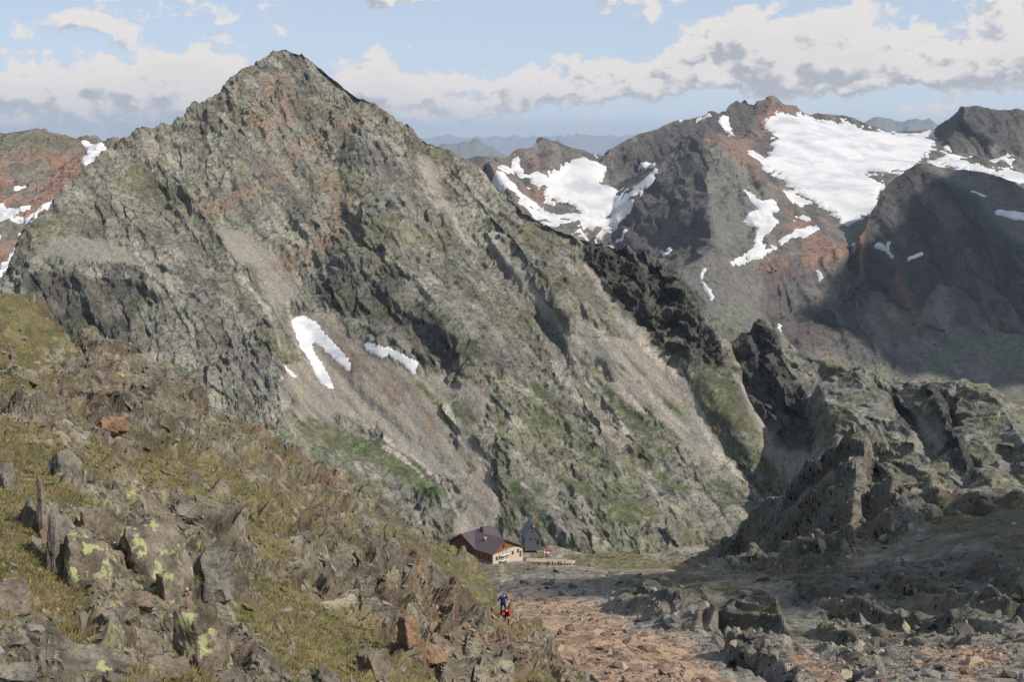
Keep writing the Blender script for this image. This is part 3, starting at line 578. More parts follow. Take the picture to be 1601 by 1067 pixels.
snow = patch(px, py, [('S', [(1372,380),(1385,388),(1392,396)], 4, 3), ('S', [(1422,402),(1435,396),(1444,392)], 3, 2), ('S', [(1388,378),(1384,392)], 3, 2), ('S', [(1560,330),(1601,338)], 3, 4), ('S', [(1520,298),(1540,308)], 2, 2), ('S', [(1368,478),(1370,486)], 2, 1.4)], 1.6, wp*.3)
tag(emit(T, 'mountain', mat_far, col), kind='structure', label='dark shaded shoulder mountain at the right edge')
tag(snow_sheet(T, snow, 'snowfield', 5, mat_snow), kind='structure')
# ------------------------------------------------------------------ brown slope behind the left ridge
lsk = [(-150,225,3000),(-60,215,3000),(0,207,3000),(12,203,3000),(25,200,3000),(45,196,3000),(60,194,3000),(75,198,3000),(95,206,3000),(110,211,3000),(120,211,3000),(130,207,3000),(137,208,3000),(145,214,2980),(155,218,2950),(180,221,2900),(240,226,2850),(330,240,2800)]
L_lines = [wl(*lsk), wback(lsk, 300, 200), wback(lsk, 900, 500, 4), wl((-150,300,2800),(0,262,2850),(80,262,2830),(130,236,2860),(172,232,2820)), wl((100,300,2700),(150,255,2780)),
  wl((-150,360,2650),(0,345,2660),(40,350,2640),(100,310,2690)), wl((-150,440,2440),(0,430,2450),(100,400,2450),(300,380,2500)), wl((-150,540,2200),(300,540,2200))]
T = terrain(-80, 330, 2.2, np.concatenate([np.linspace(2200, 3010, 190), np.linspace(3020, 3800, 30)]), L_lines, 2)
X, S = T.X, T.Y*.8+T.Z*.6; px, py = T.px, T.py
wp = fbm(X, T.Y, 90, 4, 3)*7
c1, id1, e1 = cells(X, S, 45, 3, 1.4, T.sp); c2, id2, e2 = cells(X, S, 18, 5, 1.5, T.sp)
rk = sst(fbm(X, S, 130, 3, 12), -.3, .3)
h = (c1*7+c2*3.5)*(.25+.75*rk)+fbm(*rot(X, S, 40, 3), 90, 5, 9, .55, T.sp, True)*9
displace(T, h)
col = mixn(C(.235,.15,.11)+0*X[..., None], C(.17,.155,.12), sst(fbm(X, S, 100, 4, 31, .6), -.2, .3))
col = mixn(col, C(.15,.145,.10), sst(-(py-235), -18, 18)*sst(px, 170, 90)*.7)*(.8+.4*id2[..., None])
snow = patch(px, py, [('P', [(121,225),(145,224),(167,228),(160,238),(140,248),(131,256),(128,250),(135,240),(135,230)]), ('S', [(124,277),(100,295),(75,320),(55,345),(35,372),(15,400),(-5,428)], 2, 4.5), ('P', [(-10,318),(5,320),(12,330),(30,328),(48,322),(45,328),(20,340),(5,344),(-10,345)]),
   ('S', [(24,297),(38,289)], 2.2, 2.5), ('S', [(20,346),(35,343)], 3, 2), ('S', [(40,345),(60,330),(75,320)], 2, 5), ('S', [(-10,375),(0,370)], 3, 2)], 1.4, wp*.25)
mat_mid = ground_mat('brown_scree', 9, 3, .5, .4, .3)
tag(emit(T, 'mountain', mat_mid, col), kind='structure', label='reddish brown scree slope behind the left ridge')
tag(snow_sheet(T, snow, 'snowfield', 4, mat_snow), kind='structure')
# ------------------------------------------------------------------ ridge with the shaded left-facing crag, right of the main mountain
rcr = [(1110,640,1498),(1128,560,1488),(1140,522,1478),(1150,512,1473),(1165,507,1468),(1178,498,1468),(1188,496,1463),(1200,503,1458),(1215,516,1448),(1232,535,1438),(1250,547,1428),(1275,560,1408),(1300,568,1388),(1340,580,1358),(1380,588,1338),(1415,592,1328),(1450,590,1318),(1500,598,1308),(1540,600,1308),(1575,618,1298),(1601,633,1288),(1700,665,1268),(1800,680,1268)]
R_lines = [wl(*rcr), wback(rcr, 150, 130, 1), wback(rcr, 500, 420, 3),
  wl((1188,496,1463),(1215,545,1425),(1238,585,1396),(1262,640,1360),(1270,672,1335),(1266,700,1310)),
  wl((1138,560,1458),(1155,605,1425),(1182,648,1392),(1212,678,1364),(1250,705,1336)), wl((1095,690,1450),(1120,740,1400),(1165,800,1340),(1230,850,1260)),
  wl((1280,605,1340),(1300,650,1290),(1310,690,1240)), wl((1340,580,1340),(1380,635,1270),(1430,690,1195),(1450,720,1160)), wl((1370,605,1325),(1410,645,1285),(1445,680,1240),(1465,715,1190)),
  wl((1450,598,1290),(1475,640,1225),(1505,690,1160),(1550,750,1090)), wl((1462,612,1300),(1480,660,1260),(1490,700,1200),(1520,750,1130)), wl((1560,625,1240),(1601,690,1160),(1640,750,1080)),
  wl((1530,650,1235),(1570,710,1165),(1601,770,1080)), wl((1300,765,1225),(1350,760,1140),(1450,790,1080),(1601,815,1010),(1800,840,980)), wl((1080,1250,900),(1300,1150,900),(1500,1020,880),(1800,980,860)), wl((1080,1000,1150),(1200,960,1120))]
T = terrain(1085, 1690, 2.0, np.concatenate([np.linspace(900, 1080, 20), np.linspace(1084, 1460, 300), np.linspace(1465, 2000, 40)]), R_lines, 2)
X, S = T.X, T.Y*.8+T.Z*.6; px, py = T.px, T.py
wp = fbm(X, S, 40, 4, 3)*7
cliff = patch(px, py, [('P', [(1130,530),(1188,494),(1215,530),(1240,590),(1268,650),(1270,705),(1235,705),(1180,655),(1150,600)]), ('P', [(1450,605),(1480,610),(1500,690),(1540,745),(1500,740),(1475,690)]), ('P', [(1365,600),(1400,605),(1440,670),(1420,680)])], 5, wp)
scree = patch(px, py, [('S', [(1168,600),(1190,650),(1225,700),(1240,740)], 6, 14), ('P', [(1225,665),(1262,695),(1262,730),(1240,740),(1225,700)]), ('S', [(1405,610),(1430,650),(1460,690)], 6, 8), ('S', [(1400,615),(1440,690)], 2, 3)], 6, wp)
u1, v1 = rot(X, S, -62, 2.4); w1 = fbm(X, S, 50, 3, 50)*16
c1, id1, e1 = cells(u1+w1*.3, v1+w1*.4, 26, 3, 1.5, T.sp, .12); c2, id2, e2 = cells(u1, v1+w1*.2, 9.5, 5, 1.6, T.sp, .1); c3, id3, e3 = cells(u1, v1, 4, 8, 1.6, T.sp, .1)
rockn = (.45+.55*sst(fbm(X, S, 60, 3, 77), -.25, .25))*(1-scree)+.8*cliff
h = (c1*4.6+c2*2.6+c3*1.1)*rockn+fbm(u1, v1+w1*.5, 60, 5, 1, .55, T.sp, True)*4.5*(1-.7*scree)
h = h*(.4+.6*sst(T.Y, 1000, 1200)); displace(T, h)
grass = sst(fbm(X, S, 35, 5, 20, .6), -.15, .3)*(1-cliff)*(1-scree)
col = mixn(C(.14,.135,.115)+0*X[..., None], C(.21,.205,.165), sst(fbm(X, S, 25, 4, 31, .6), -.3, .4))*(.72+.3*id2+.3*id3)[..., None]
col = mixn(col, C(.12,.12,.06)*(.8+.4*id3[..., None]), grass*.6)
col = mixn(col, C(.27,.24,.20), scree*.9); col = mixn(col, C(.05,.05,.045)*(.6+.8*id2[..., None]), cliff*.9)  # shade of the left-facing cliffs is painted into their colour
tag(emit(T, 'mountain', mat_main, col), kind='structure', label='lower ridge with a shaded crag and grassy ledges')
TR = T
# ------------------------------------------------------------------ far ranges in the haze
def far_range(crest, Y, label, snowy=0.0, seed=0, depth=.12, pad=1):
    x0, x1 = crest[0][0], crest[-1][0]; n = int((x1-x0)*.55); xs = np.linspace(x0, x1, n)
    cp = np.array(crest, float); top = np.interp(xs, cp[:, 0], cp[:, 1])
    rows = np.linspace(-1, 1, 41); Yc = Y*(1+rows[:, None]*depth)+0*xs[None, :]
    zc = -td(top)*Y; Xc = (xs[None, :]-CX)/F_PX*Yc; fall = np.abs(rows[:, None])
    R = Y*.012; Z = zc[None, :]-fall**.9*(zc[None, :]+1650)*1.0
    Z = Z+fbm(Xc, Yc, R*2.2, 5, 70+seed, .55, None, True)*R*.34*np.clip(fall*9, .45, 1)
    col = np.ones(Z.shape+(3,), np.float32)*C(.12, .13, .14)
    if snowy: col = mixn(col, C(.6, .6, .6), sst(fbm(Xc, Z*1.5+Yc*.25, R*.9, 4, 90+seed), .3-snowy, .5-snowy)*sst(Z, zc[None, :]-Y*.02, zc[None, :]-Y*.004))
    o = mesh_np('mountain', np.stack([Xc, Yc, Z], -1).reshape(-1, 3), grid_faces(*Z.shape), mat_far, True, col.reshape(-1, 3)); tag(o, kind='structure', label=label)
far_range([(640,236),(670,233),(690,229),(703,224),(715,225),(725,223),(735,221),(745,217),(752,219),(762,226),(775,234),(790,241),(810,247),(840,250)], 24000, 'blue hazy double peak beyond the right shoulder of the pyramid', 0, 1)
far_range([(820,250),(850,236),(865,222),(873,219),(880,226),(892,237),(920,246)], 28000, 'small hazy peak behind the dark knoll', 0, 2)
far_range([(400,222),(560,216),(650,214),(700,212),(760,214),(800,213),(850,214),(900,211),(960,213),(1020,210),(1100,212),(1200,208),(1400,210),(1700,212)], 90000, 'long pale blue range along the horizon', 0, 3)
far_range([(1280,204),(1320,199),(1340,191),(1352,186),(1368,183),(1380,184),(1392,190),(1403,188),(1412,184),(1422,183),(1434,188),(1448,187),(1462,195),(1500,204)], 24000, 'pale range with snow patches behind the wide glacier', 0, 4)
# ------------------------------------------------------------------ the saddle with scree, ledges and the right crag
k = 1.45
def wk(*pts): return [W(p[0], p[1], p[2]*k) for p in pts]
scr = [(1060,878,335),(1085,862,330),(1100,850,320),(1130,838,300),(1160,822,292),(1190,798,285),(1212,778,270),(1235,755,262),(1250,730,256),(1265,712,250),(1278,694,247),(1290,682,245),(1312,674,242),(1335,668,240),(1350,680,236),(1362,692,232),(1380,712,228),(1400,728,225),(1425,738,222),(1450,744,220),(1475,756,216),(1495,772,212),(1515,775,210),(1540,768,208),(1570,780,204),(1601,790,200),(1700,800,195),(1800,810,190)]
ter = [(560,900,300),(640,893,292),(690,887,285),(740,884,283),(800,881,288),(850,878,296),(900,872,302),(925,864,302),(945,861,300),(975,862,298),(1005,866,296),(1035,876,292),(1060,880,290),(1090,889,282),(1140,893,276)]
def kb(pts, D, drop, every=1): return [(a[0]*(1+D/a[1]), a[1]+D, a[2]-drop) for a in wk(*pts)[::every]]
C_lines = [wk(*scr), kb(scr, 40, 45), kb(scr[::3], 260, 230), kb(scr[::4], 700, 330), wk(*ter), wk((760,852,302),(800,851,303),(865,852,304)), kb(ter[:-3], 45, 28), kb(ter[::4], 260, 210), kb(ter[::5], 700, 300),
  wk((600,1180,38),(900,1180,40),(1200,1180,42),(1600,1180,42),(1800,1180,42)), wk((560,1067,60),(850,1067,60),(1000,1067,61),(1200,1067,62),(1400,1067,60),(1601,1067,55),(1800,1067,52)),
  wk((560,1000,95),(850,1000,95),(1000,1000,92),(1150,1000,95),(1300,1000,88),(1450,1000,82),(1601,1000,75),(1800,1000,70)),
  wk((560,950,150),(830,950,150),(940,950,135),(975,935,142)), wk((960,960,122),(1000,925,132),(1050,918,140),(1090,935,135),(1110,965,118)), wk((1130,945,130),(1200,950,125),(1400,950,110),(1601,940,95),(1800,930,90)),
  wk((700,915,225),(780,915,215),(900,912,200),(1000,900,210),(1100,905,195),(1200,915,170),(1300,905,160),(1400,895,150),(1500,885,140),(1601,880,125),(1800,870,115)),
  wk((1140,893,276),(1200,893,247),(1260,890,230),(1300,885,215),(1350,870,205),(1400,858,196),(1450,845,192),(1500,835,185),(1601,835,165),(1800,830,150)),
  wk((1335,668,240),(1340,740,226),(1330,800,214),(1310,860,208)), wk((1265,712,250),(1280,780,238),(1270,850,225)), wk((1190,798,285),(1200,840,262),(1210,880,250)),
  wk((1400,728,225),(1390,780,212),(1395,830,200)), wk((1450,744,220),(1470,790,204),(1450,845,192)), wk((1365,740,228),(1360,800,216),(1350,870,205))]
T = terrain(650, 1680, 3.2, np.concatenate([80*np.exp(np.linspace(0, math.log(460/80), 600)), np.linspace(462, 1200, 54)]), C_lines, 2)
X = T.X; S = np.hypot(T.Y, 0)*.85+T.Z*.8; px, py = T.px, T.py
wp = fbm(X, T.Y, 22, 4, 3)*8+fbm(X, T.Y, 6, 2, 5)*4
crag = patch(px, py, [('P', [(1060,885),(1130,836),(1190,796),(1235,752),(1290,680),(1335,666),(1400,725),(1495,770),(1601,785),(1601,800),(1480,800),(1420,830),(1350,870),(1310,890),(1100,892)])], 6, wp)
outc = patch(px, py, [('P', [(960,945),(985,918),(1020,905),(1075,905),(1100,925),(1110,960),(1090,985),(1040,980),(1000,965)]), ('P', [(1150,930),(1210,945),(1240,1000),(1240,1060),(1200,1067),(1140,1030),(1110,985)]), ('P', [(1240,890),(1420,880),(1601,830),(1601,1000),(1500,980),(1400,1000),(1310,970),(1250,960)]), ('P', [(1280,960),(1380,990),(1400,1060),(1330,1067),(1280,1010)]), ('P', [(1440,960),(1520,950),(1510,1000),(1450,1000)])], 7, wp)
scree = patch(px, py, [('P', [(770,895),(850,900),(960,930),(1000,965),(1100,990),(1130,1040),(1150,1067),(1150,1200),(600,1200),(790,950)]), ('P', [(1210,1000),(1300,1000),(1320,1067),(1200,1200),(1150,1067)]), ('P', [(1380,1010),(1601,960),(1800,960),(1800,1200),(1300,1200),(1330,1067)]), ('P', [(1130,910),(1180,905),(1200,935),(1150,930)])], 10, wp)
grassm = patch(px, py, [('P', [(890,872),(945,858),(1040,872),(1100,890),(1130,898),(1060,905),(1000,905),(960,895),(900,890)]), ('P', [(1480,790),(1601,790),(1700,800),(1700,850),(1520,840),(1440,845)]), ('P', [(1010,905),(1090,905),(1180,920),(1150,940),(1050,925)]), ('S', [(1560,880),(1601,870)], 12, 12), ('S', [(760,893),(830,895)], 6, 4), ('P', [(1100,895),(1300,895),(1400,870),(1400,885),(1300,915),(1200,915)])], 7, wp)
rockn = np.clip(np.maximum(crag, outc)+.25-.3*scree, .08, 1)*(1-.6*grassm)
u1, v1 = rot(X, S, 118, 2.3); w1 = fbm(X, S, 14, 3, 50)*4
c1, id1, e1 = cells(u1+w1*.3, v1+w1*.4, 9, 3, 1.5, T.sp, .1); c2, id2, e2 = cells(u1, v1+w1*.3, 3.4, 5, 1.6, T.sp, .1); c3, id3, e3 = cells(u1, v1+w1*.1, 1.3, 8, 1.6, T.sp, .1); c4, id4, e4 = cells(X, S, .5, 8, 1.6, T.sp)
damp = 1-patch(px, py, [('P', [(690,900),(690,860),(910,860),(910,900)])], 8)*.9
h = (c1*1.9+c2*.95+c3*.42)*rockn+c4*.16+fbm(u1, v1+w1, 22, 5, 1, .55, T.sp, True)*.9*(.35+.65*rockn)+fbm(X, S, 5, 4, 9, .6, T.sp)*.3
h += fbm(X, T.Y, 26, 3, 88)*1.3+crag*(c1*2.4+c2*1.5+c3*.6); h = blur(h, 2)
T.N = normals(T.X, T.Y, blur(T.Z, 8)); displace(T, h*damp, .3)
col = mixn(C(.21,.195,.155)+0*X[..., None], C(.27,.255,.195), sst(fbm(X, S, 8, 4, 31, .6), -.3, .4))
col = mixn(col, C(.165,.12,.09), sst(fbm(X, S, 13, 4, 35, .6), .05, .45)*.6)*(.62+.4*id2+.36*id3)[..., None]
og = patch(px, py, [('P', [(795,925),(850,930),(930,945),(1000,985),(1080,1010),(1130,1060),(1100,1200),(700,1200),(790,980)]), ('S', [(1400,780),(1340,870)], 14, 14), ('P', [(1420,1010),(1540,1000),(1601,1040),(1500,1067)]), ('S', [(1250,1030),(1300,1060)], 16, 16), ('S', [(1440,750),(1500,775)], 12, 8), ('S', [(1430,945),(1500,930)], 10, 10)], 12, wp)
sc = mixn(C(.24,.215,.18)+0*X[..., None], C(.33,.225,.145), og)*(.7+.35*id3+.25*id4)[..., None]
col = mixn(col, sc, scree*.9)
col = mixn(col, C(.30,.19,.12), og*(1-scree)*.5); col = mixn(col, C(.15,.14,.115)*(.6+.8*id2[..., None]), crag*.75)*(1-.35*outc*(1-scree))[..., None]  # crag colour darkened to carry the shade on its faces
gg = np.clip(grassm+sst(fbm(X, S, 9, 4, 21, .6), -.05, .35)*.6*(1-scree), 0, 1)
col = mixn(col, C(.125,.112,.052)*(.75+.5*id3[..., None]), gg*.85)
path = patch(px, py, [('S', [(785,885),(790,905),(780,925),(790,945)], 4, 5), ('S', [(870,885),(960,893),(1060,898),(1100,903)], 2, 2)], 3, wp*.3)
col = mixn(col, C(.36,.28,.20), path*.8)
mat_near = ground_mat('saddle_rock_and_turf', 2.4, .5, .8, .6, .35, facet=.6)
tag(emit(T, 'hillside', mat_near, col*(1-.18*sst(px, 1050, 1250))[..., None]), kind='structure', label='saddle of scree, ledges and a dark crag below the viewer')  # right side darkened in the colour to deepen the cloud shade
TC = T; TC.scree = scree; TC.crag = crag; TC.og = og; TC.outc = outc
# ------------------------------------------------------------------ the foreground slope
k = 1.44
fsil = [(-260,420,52),(-150,435,54),(-60,455,55),(0,464,55),(35,470,56),(60,478,56),(100,492,57),(140,512,57),(175,528,58),(210,542,60),(235,560,60),(262,592,60),(290,610,61),(330,642,62),(370,664,63),(400,684,64),(430,703,64),(470,722,65),(510,745,66),(540,768,66),(580,795,67),(620,822,68),(660,845,69),(700,862,70),(730,872,70),(750,884,68),(765,905,65),(775,930,61),(785,955,58),(800,972,54),(822,985,50),(850,995,47),(880,1010,44),(915,1030,41),(950,1060,38),(980,1100,34),(1020,1180,30)]
F_lines = [wk(*fsil), kb(fsil, 8, 7), kb(fsil[::3], 60, 60), kb(fsil[::4], 160, 130),
  wk((-260,1067,8),(0,1067,9.5),(200,1067,10.5),(400,1067,13),(600,1067,18),(750,1067,24),(850,1067,29)),
  wk((-260,850,12),(0,850,13),(120,850,14),(250,850,18),(400,850,28),(500,850,40),(600,850,55)), wk((0,930,11.5),(200,950,13),(400,950,18),(550,950,27),(700,950,42)),
  wk((-260,700,18),(0,700,20),(150,700,25),(300,720,37),(450,760,52)), wk((-260,560,32),(0,560,36),(120,580,42),(250,640,50)), wk((0,780,15.5),(100,760,17.5),(200,780,20)), wk((650,1000,28),(760,1010,38),(800,1030,36)),
  wk((600,900,44),(660,930,46),(700,980,38)),
  [(-60, 2, -4), (0, 1, -3.4), (60, 1, -8)], [(-30, 7, -5.2), (-4, 7, -5.3), (3, 8, -6), (12, 9, -9)]]
T = terrain(-120, 1010, 3.0, np.concatenate([np.linspace(2, 9, 12), 9.3*np.exp(np.linspace(0, math.log(106/9.3), 610)), np.linspace(107, 330, 40)]), F_lines, 2)
X = T.X; S = T.Y*.85+T.Z*.5; px, py = T.px, T.py
wp = fbm(X, S, 3, 5, 3)*14
u1, v1 = rot(X, S, 98, 2.6); w1 = fbm(X, S, 2.5, 3, 50)*.7
c0, id0, e0 = cells(u1+w1, v1+w1, 6, 1, 1.5, T.sp); c1, id1, e1 = cells(u1+w1*.3, v1+w1*.6, 2.4, 3, 1.6, T.sp, .12); c2, id2, e2 = cells(u1, v1+w1*.3, .95, 5, 1.6, T.sp, .1); c3, id3, e3 = cells(u1, v1+w1*.1, .36, 8, 1.6, T.sp, .1); c4, id4, e4 = cells(X, S, .13, 8, 1.6, T.sp)
gnz = fbm(X, S, 7, 5, 20, .6)+.6*fbm(X, S, 1.2, 3, 24, .6)
rocky = patch(px, py, [('P', [(100,700),(130,760),(220,770),(330,820),(400,880),(400,1000),(330,1067),(250,1000),(120,960),(80,850)]), ('P', [(130,530),(270,600),(330,650),(300,700),(180,680),(100,600)]), ('P', [(480,830),(600,850),(750,930),(800,1000),(850,1067),(700,1080),(560,950),(450,880)]), ('S', [(330,640),(520,760),(660,850)], 10, 10), ('S', [(60,480),(210,560)], 10, 20)], 26, wp)
turf = patch(px, py, [('P', [(0,690),(60,680),(50,760),(0,770)]), ('P', [(0,800),(100,900),(160,930),(120,1000),(0,1000)]), ('P', [(380,940),(480,960),(600,1010),(600,1067),(400,1067)]), ('P', [(230,700),(330,730),(450,790),(560,860),(480,860),(360,800),(260,760)]), ('P', [(0,465),(80,485),(60,560),(0,560)]), ('P', [(600,820),(760,900),(770,950),(700,920)])], 20, wp)
grass = np.clip(sst(gnz, -.36+.75*rocky-.7*turf, .08+.75*rocky-.7*turf), 0, 1)
rockn = 1-.78*grass
h = (c0*.7+c1*.75+c2*.45+c3*.2)*rockn+c4*.05+fbm(u1, v1+w1*2, 9, 5, 1, .55, T.sp, True)*.5+fbm(X, S, 1.6, 4, 9, .6, T.sp)*.10
near = .35+.65*sst(T.Y, 12, 50); T.N = normals(T.X, T.Y, blur(T.Z, 6)); displace(T, h*near, .6)
col = mixn(C(.165,.15,.125)+0*X[..., None], C(.235,.22,.175), sst(fbm(X, S, 2, 4, 31, .6), -.3, .4))
col = mixn(col, C(.17,.125,.095), sst(fbm(X, S, 4, 4, 35, .6), .0, .4)*.55)*(.55+.5*id2+.42*id3)[..., None]
col *= (.55+.45*sst(e2, 0, .14))[..., None]
orn = patch(px, py, [('P', [(600,870),(640,860),(720,960),(800,960),(860,1030),(900,1067),(640,1067),(620,960)]), ('S', [(400,690),(520,760)], 8, 14), ('S', [(150,540),(200,560)], 10, 10)], 26, wp)
col = mixn(col, C(.24,.15,.10)*(.5+.5*id1[..., None]+.3*id3[..., None]), orn*sst(fbm(X, S, 2.4, 4, 61, .6), -.1, .3)*.75)
gc = mixn(C(.175,.158,.078)+0*X[..., None], C(.125,.11,.05), sst(fbm(X, S, 3.5, 4, 37, .6), -.3, .3))
gc = mixn(gc, C(.09,.115,.035), sst(fbm(X, S, 1.1, 4, 38, .6), .28, .45)*.7)*(.72+.35*id3+.3*id4)[..., None]
col = mixn(col, gc, grass*.9)
lich = sst(fbm(X, S, .7, 4, 45, .6), .1, .3)*patch(px, py, [('P', [(100,740),(220,760),(330,830),(360,900),(380,1067),(200,1067),(100,950)])], 20, wp)*(1-grass)
col = mixn(col, C(.34,.36,.17), lich*sst(fbm(X, S, .16, 4, 46, .7), -.15, .15)*.85)
mat_fg = ground_mat('foreground_schist_and_dry_grass', .35, .07, .8, .6, .4, facet=.6)
col = mixn(col, col*C(.98, .92, .80), np.ones(X.shape))*(1-.22*rocky)[..., None]
tag(emit(T, 'slope', mat_fg, col, fac=1-.5*grass), kind='structure', label='steep foreground slope of schist ribs and dry grass')
TF = T; TF.grass = grass; TF.orn = orn
# ------------------------------------------------------------------ loose rocks
def ico(sub):
    bm = bmesh.new(); bmesh.ops.create_icosphere(bm, subdivisions=sub, radius=1)
    v = np.array([x.co[:] for x in bm.verts]); f = np.array([[x.index for x in p.verts] for p in bm.faces]); bm.free(); return v, f
ICO = {1: ico(1), 2: ico(2), 3: ico(3), 4: ico(4)}
def rock_shape(seed, sub, dims=(1, .8, .5), rough=.05):
    """a broken block: a ball cut by random planes, more cuts square to the three axes"""
    r = np.random.RandomState(seed); v, f = ICO[sub]; ns = []; ds = []
    for ax in np.vstack([np.eye(3), -np.eye(3)]): n = ax+r.normal(0, .16, 3); ns.append(n/np.linalg.norm(n)); ds.append(r.uniform(.62, .85))
    for _ in range(7): n = r.normal(0, 1, 3); ns.append(n/np.linalg.norm(n)); ds.append(r.uniform(.72, 1.0))
    ns = np.array(ns); ds = np.array(ds); dt = v@ns.T; q = np.where(dt > .02, ds[None, :]/np.maximum(dt, .02), 9).min(1)
    co = v*q[:, None]; nn = fbm(v[:, 0]*2+seed, v[:, 1]*2+v[:, 2]*1.7, .8, 3, seed)*rough*3; nn = nn+cells(v[:, 0]*3+seed, v[:, 1]*3+v[:, 2]*2, .9, seed % 50)[0]*rough*1.6
    return co*(1+nn)[:, None]*np.array(dims)[None, :], f
def rock_mat():
    m, nt, p = M_new('lichened_schist'); N, L = nt.nodes, nt.links
    oi = N.new('ShaderNodeObjectInfo'); g = N.new('ShaderNodeNewGeometry')
    def noise(s, d, off=0.0):
        n = N.new('ShaderNodeTexNoise'); n.inputs['Scale'].default_value = s; n.inputs['Detail'].default_value = d; n.inputs['Roughness'].default_value = .65
        mp = N.new('ShaderNodeMapping'); mp.inputs['Location'].default_value = (off, off, off); L.new(g.outputs['Position'], mp.inputs[0]); L.new(mp.outputs[0], n.inputs['Vector']); return n
    def ramp(sock, a, ca, b, cb):
        r = N.new('ShaderNodeValToRGB'); r.color_ramp.elements[0].position = a; r.color_ramp.elements[0].color = (*ca, 1); r.color_ramp.elements[1].position = b; r.color_ramp.elements[1].color = (*cb, 1); L.new(sock, r.inputs[0]); return r.outputs[0]
    def mix(f, a, b):
        n = N.new('ShaderNodeMix'); n.data_type = 'RGBA'
        for i, s in ((0, f), (6, a), (7, b)):
            if isinstance(s, bpy.types.NodeSocket): L.new(s, n.inputs[i])
            else: n.inputs[i].default_value = s
        return n.outputs[2]
    base = ramp(noise(2.5, 6).outputs[0], .36, (.085, .08, .068), .62, (.22, .212, .185))
    warm = ramp(oi.outputs['Random'], .0, (1.0, .98, .93), 1, (1.15, .93, .78)); wm = N.new('ShaderNodeMix'); wm.data_type = 'RGBA'; wm.blend_type = 'MULTIPLY'; wm.inputs[0].default_value = 1; L.new(base, wm.inputs[6]); L.new(warm, wm.inputs[7])
    sp = ramp(noise(13, 7, 3).outputs[0], .52, (0, 0, 0), .66, (.8, .8, .8)); c = mix(sp, wm.outputs[2], (.055, .052, .05, 1))
    ly = ramp(noise(3.2, 7, 7).outputs[0], LICH, (0, 0, 0), LICH+.035, (1, 1, 1)); c = mix(ly, c, (.33, .35, .16, 1))
    L.new(c, p.inputs['Base Color']); p.inputs['Roughness'].default_value = .92; p.inputs['Specular IOR Level'].default_value = .2
    b = N.new('ShaderNodeBump'); b.inputs['Strength'].default_value = .8; b.inputs['Distance'].default_value = .03; L.new(noise(22, 6, 1).outputs[0], b.inputs['Height'])
    b2 = N.new('ShaderNodeBump'); b2.inputs['Strength'].default_value = .7; b2.inputs['Distance'].default_value = .09; L.new(noise(5, 6, 2).outputs[0], b2.inputs['Height']); L.new(b.outputs[0], b2.inputs['Normal']); L.new(b2.outputs[0], p.inputs['Normal'])
    return m
LICH = .545; mat_lich = rock_mat(); LICH = .70; mat_plain = rock_mat(); mat_plain.name = 'weathered_schist'
def stone_mat():
    m, nt, p = M_new('scree_stone'); N, L = nt.nodes, nt.links
    at = N.new('ShaderNodeAttribute'); at.attribute_name = 'Col'; g = N.new('ShaderNodeNewGeometry'); n = N.new('ShaderNodeTexNoise'); n.inputs['Scale'].default_value = 7; n.inputs['Detail'].default_value = 4; L.new(g.outputs['Position'], n.inputs['Vector'])
    mr = N.new('ShaderNodeMapRange'); L.new(n.outputs[0], mr.inputs[0]); mr.inputs[1].default_value = .3; mr.inputs[2].default_value = .7; mr.inputs[3].default_value = .65; mr.inputs[4].default_value = 1.3
    mx = N.new('ShaderNodeVectorMath'); mx.operation = 'SCALE'; L.new(at.outputs['Color'], mx.inputs[0]); L.new(mr.outputs[0], mx.inputs['Scale']); L.new(mx.outputs[0], p.inputs['Base Color'])
    p.inputs['Roughness'].default_value = .9; p.inputs['Specular IOR Level'].default_value = .25; return m
mat_stone = stone_mat()
rr = np.random.RandomState(21)
def frame(zax, xhint):
    z = zax/np.linalg.norm(zax, axis=-1, keepdims=True); x = xhint-(xhint*z).sum(-1, keepdims=True)*z; x /= np.linalg.norm(x, axis=-1, keepdims=True)+1e-9
    return np.stack([x, np.cross(z, x), z], -1)
def pick(T, n, weight):
    w = weight.ravel().astype(float); w = np.clip(w, 0, None); i = rr.choice(len(w), n, replace=False, p=w/w.sum())
    P = np.stack([T.X.ravel()[i], T.Y.ravel()[i], T.Z.ravel()[i]], -1); return i, P, T.N.reshape(-1, 3)[i]
def join_rocks(name, protos, P, R, S, col, mat, label=None):
    """one ground cover mesh out of many stones too many to count"""
    cos = []; fs = []; cl = []; o = 0; k = rr.randint(0, len(protos), len(P))
    for j, (v, f) in enumerate(protos):
        s = np.nonzero(k == j)[0]
        if not len(s): continue
        c = np.einsum('nij,kj->nki', R[s], v)*S[s][:, None, None]+P[s][:, None, :]
        cos.append(c.reshape(-1, 3)); m_ = len(v); fs.append((f[None]+(np.arange(len(s))*m_)[:, None, None]+o).reshape(-1, 3)); o += len(s)*m_; cl.append(np.repeat(col[s], m_, 0))
    ob = mesh_np(name, np.vstack(cos), np.vstack(fs), mat, False, np.vstack(cl)); tag(ob, kind='stuff', label=label); return ob
def seenw(T, lo, hi, x0=-60, x1=1660, y1=1110):
    a, b = project(T.X, T.Y, T.Z); return ((T.Y > lo) & (T.Y < hi) & (a > x0) & (a < x1) & (b < y1)).astype(float)
def cell_area(T):
    a = np.abs(np.gradient(T.Y, axis=0))*np.abs(np.gradient(T.X, axis=1)); return a
slabs = [rock_shape(100+i, 1, (1, .62, .26), .03) for i in range(8)]; fins = [rock_shape(140+i, 1, (1, .5, .22), .03) for i in range(8)]; blocks = [rock_shape(170+i, 1, (1, .8, .6), .03) for i in range(8)]
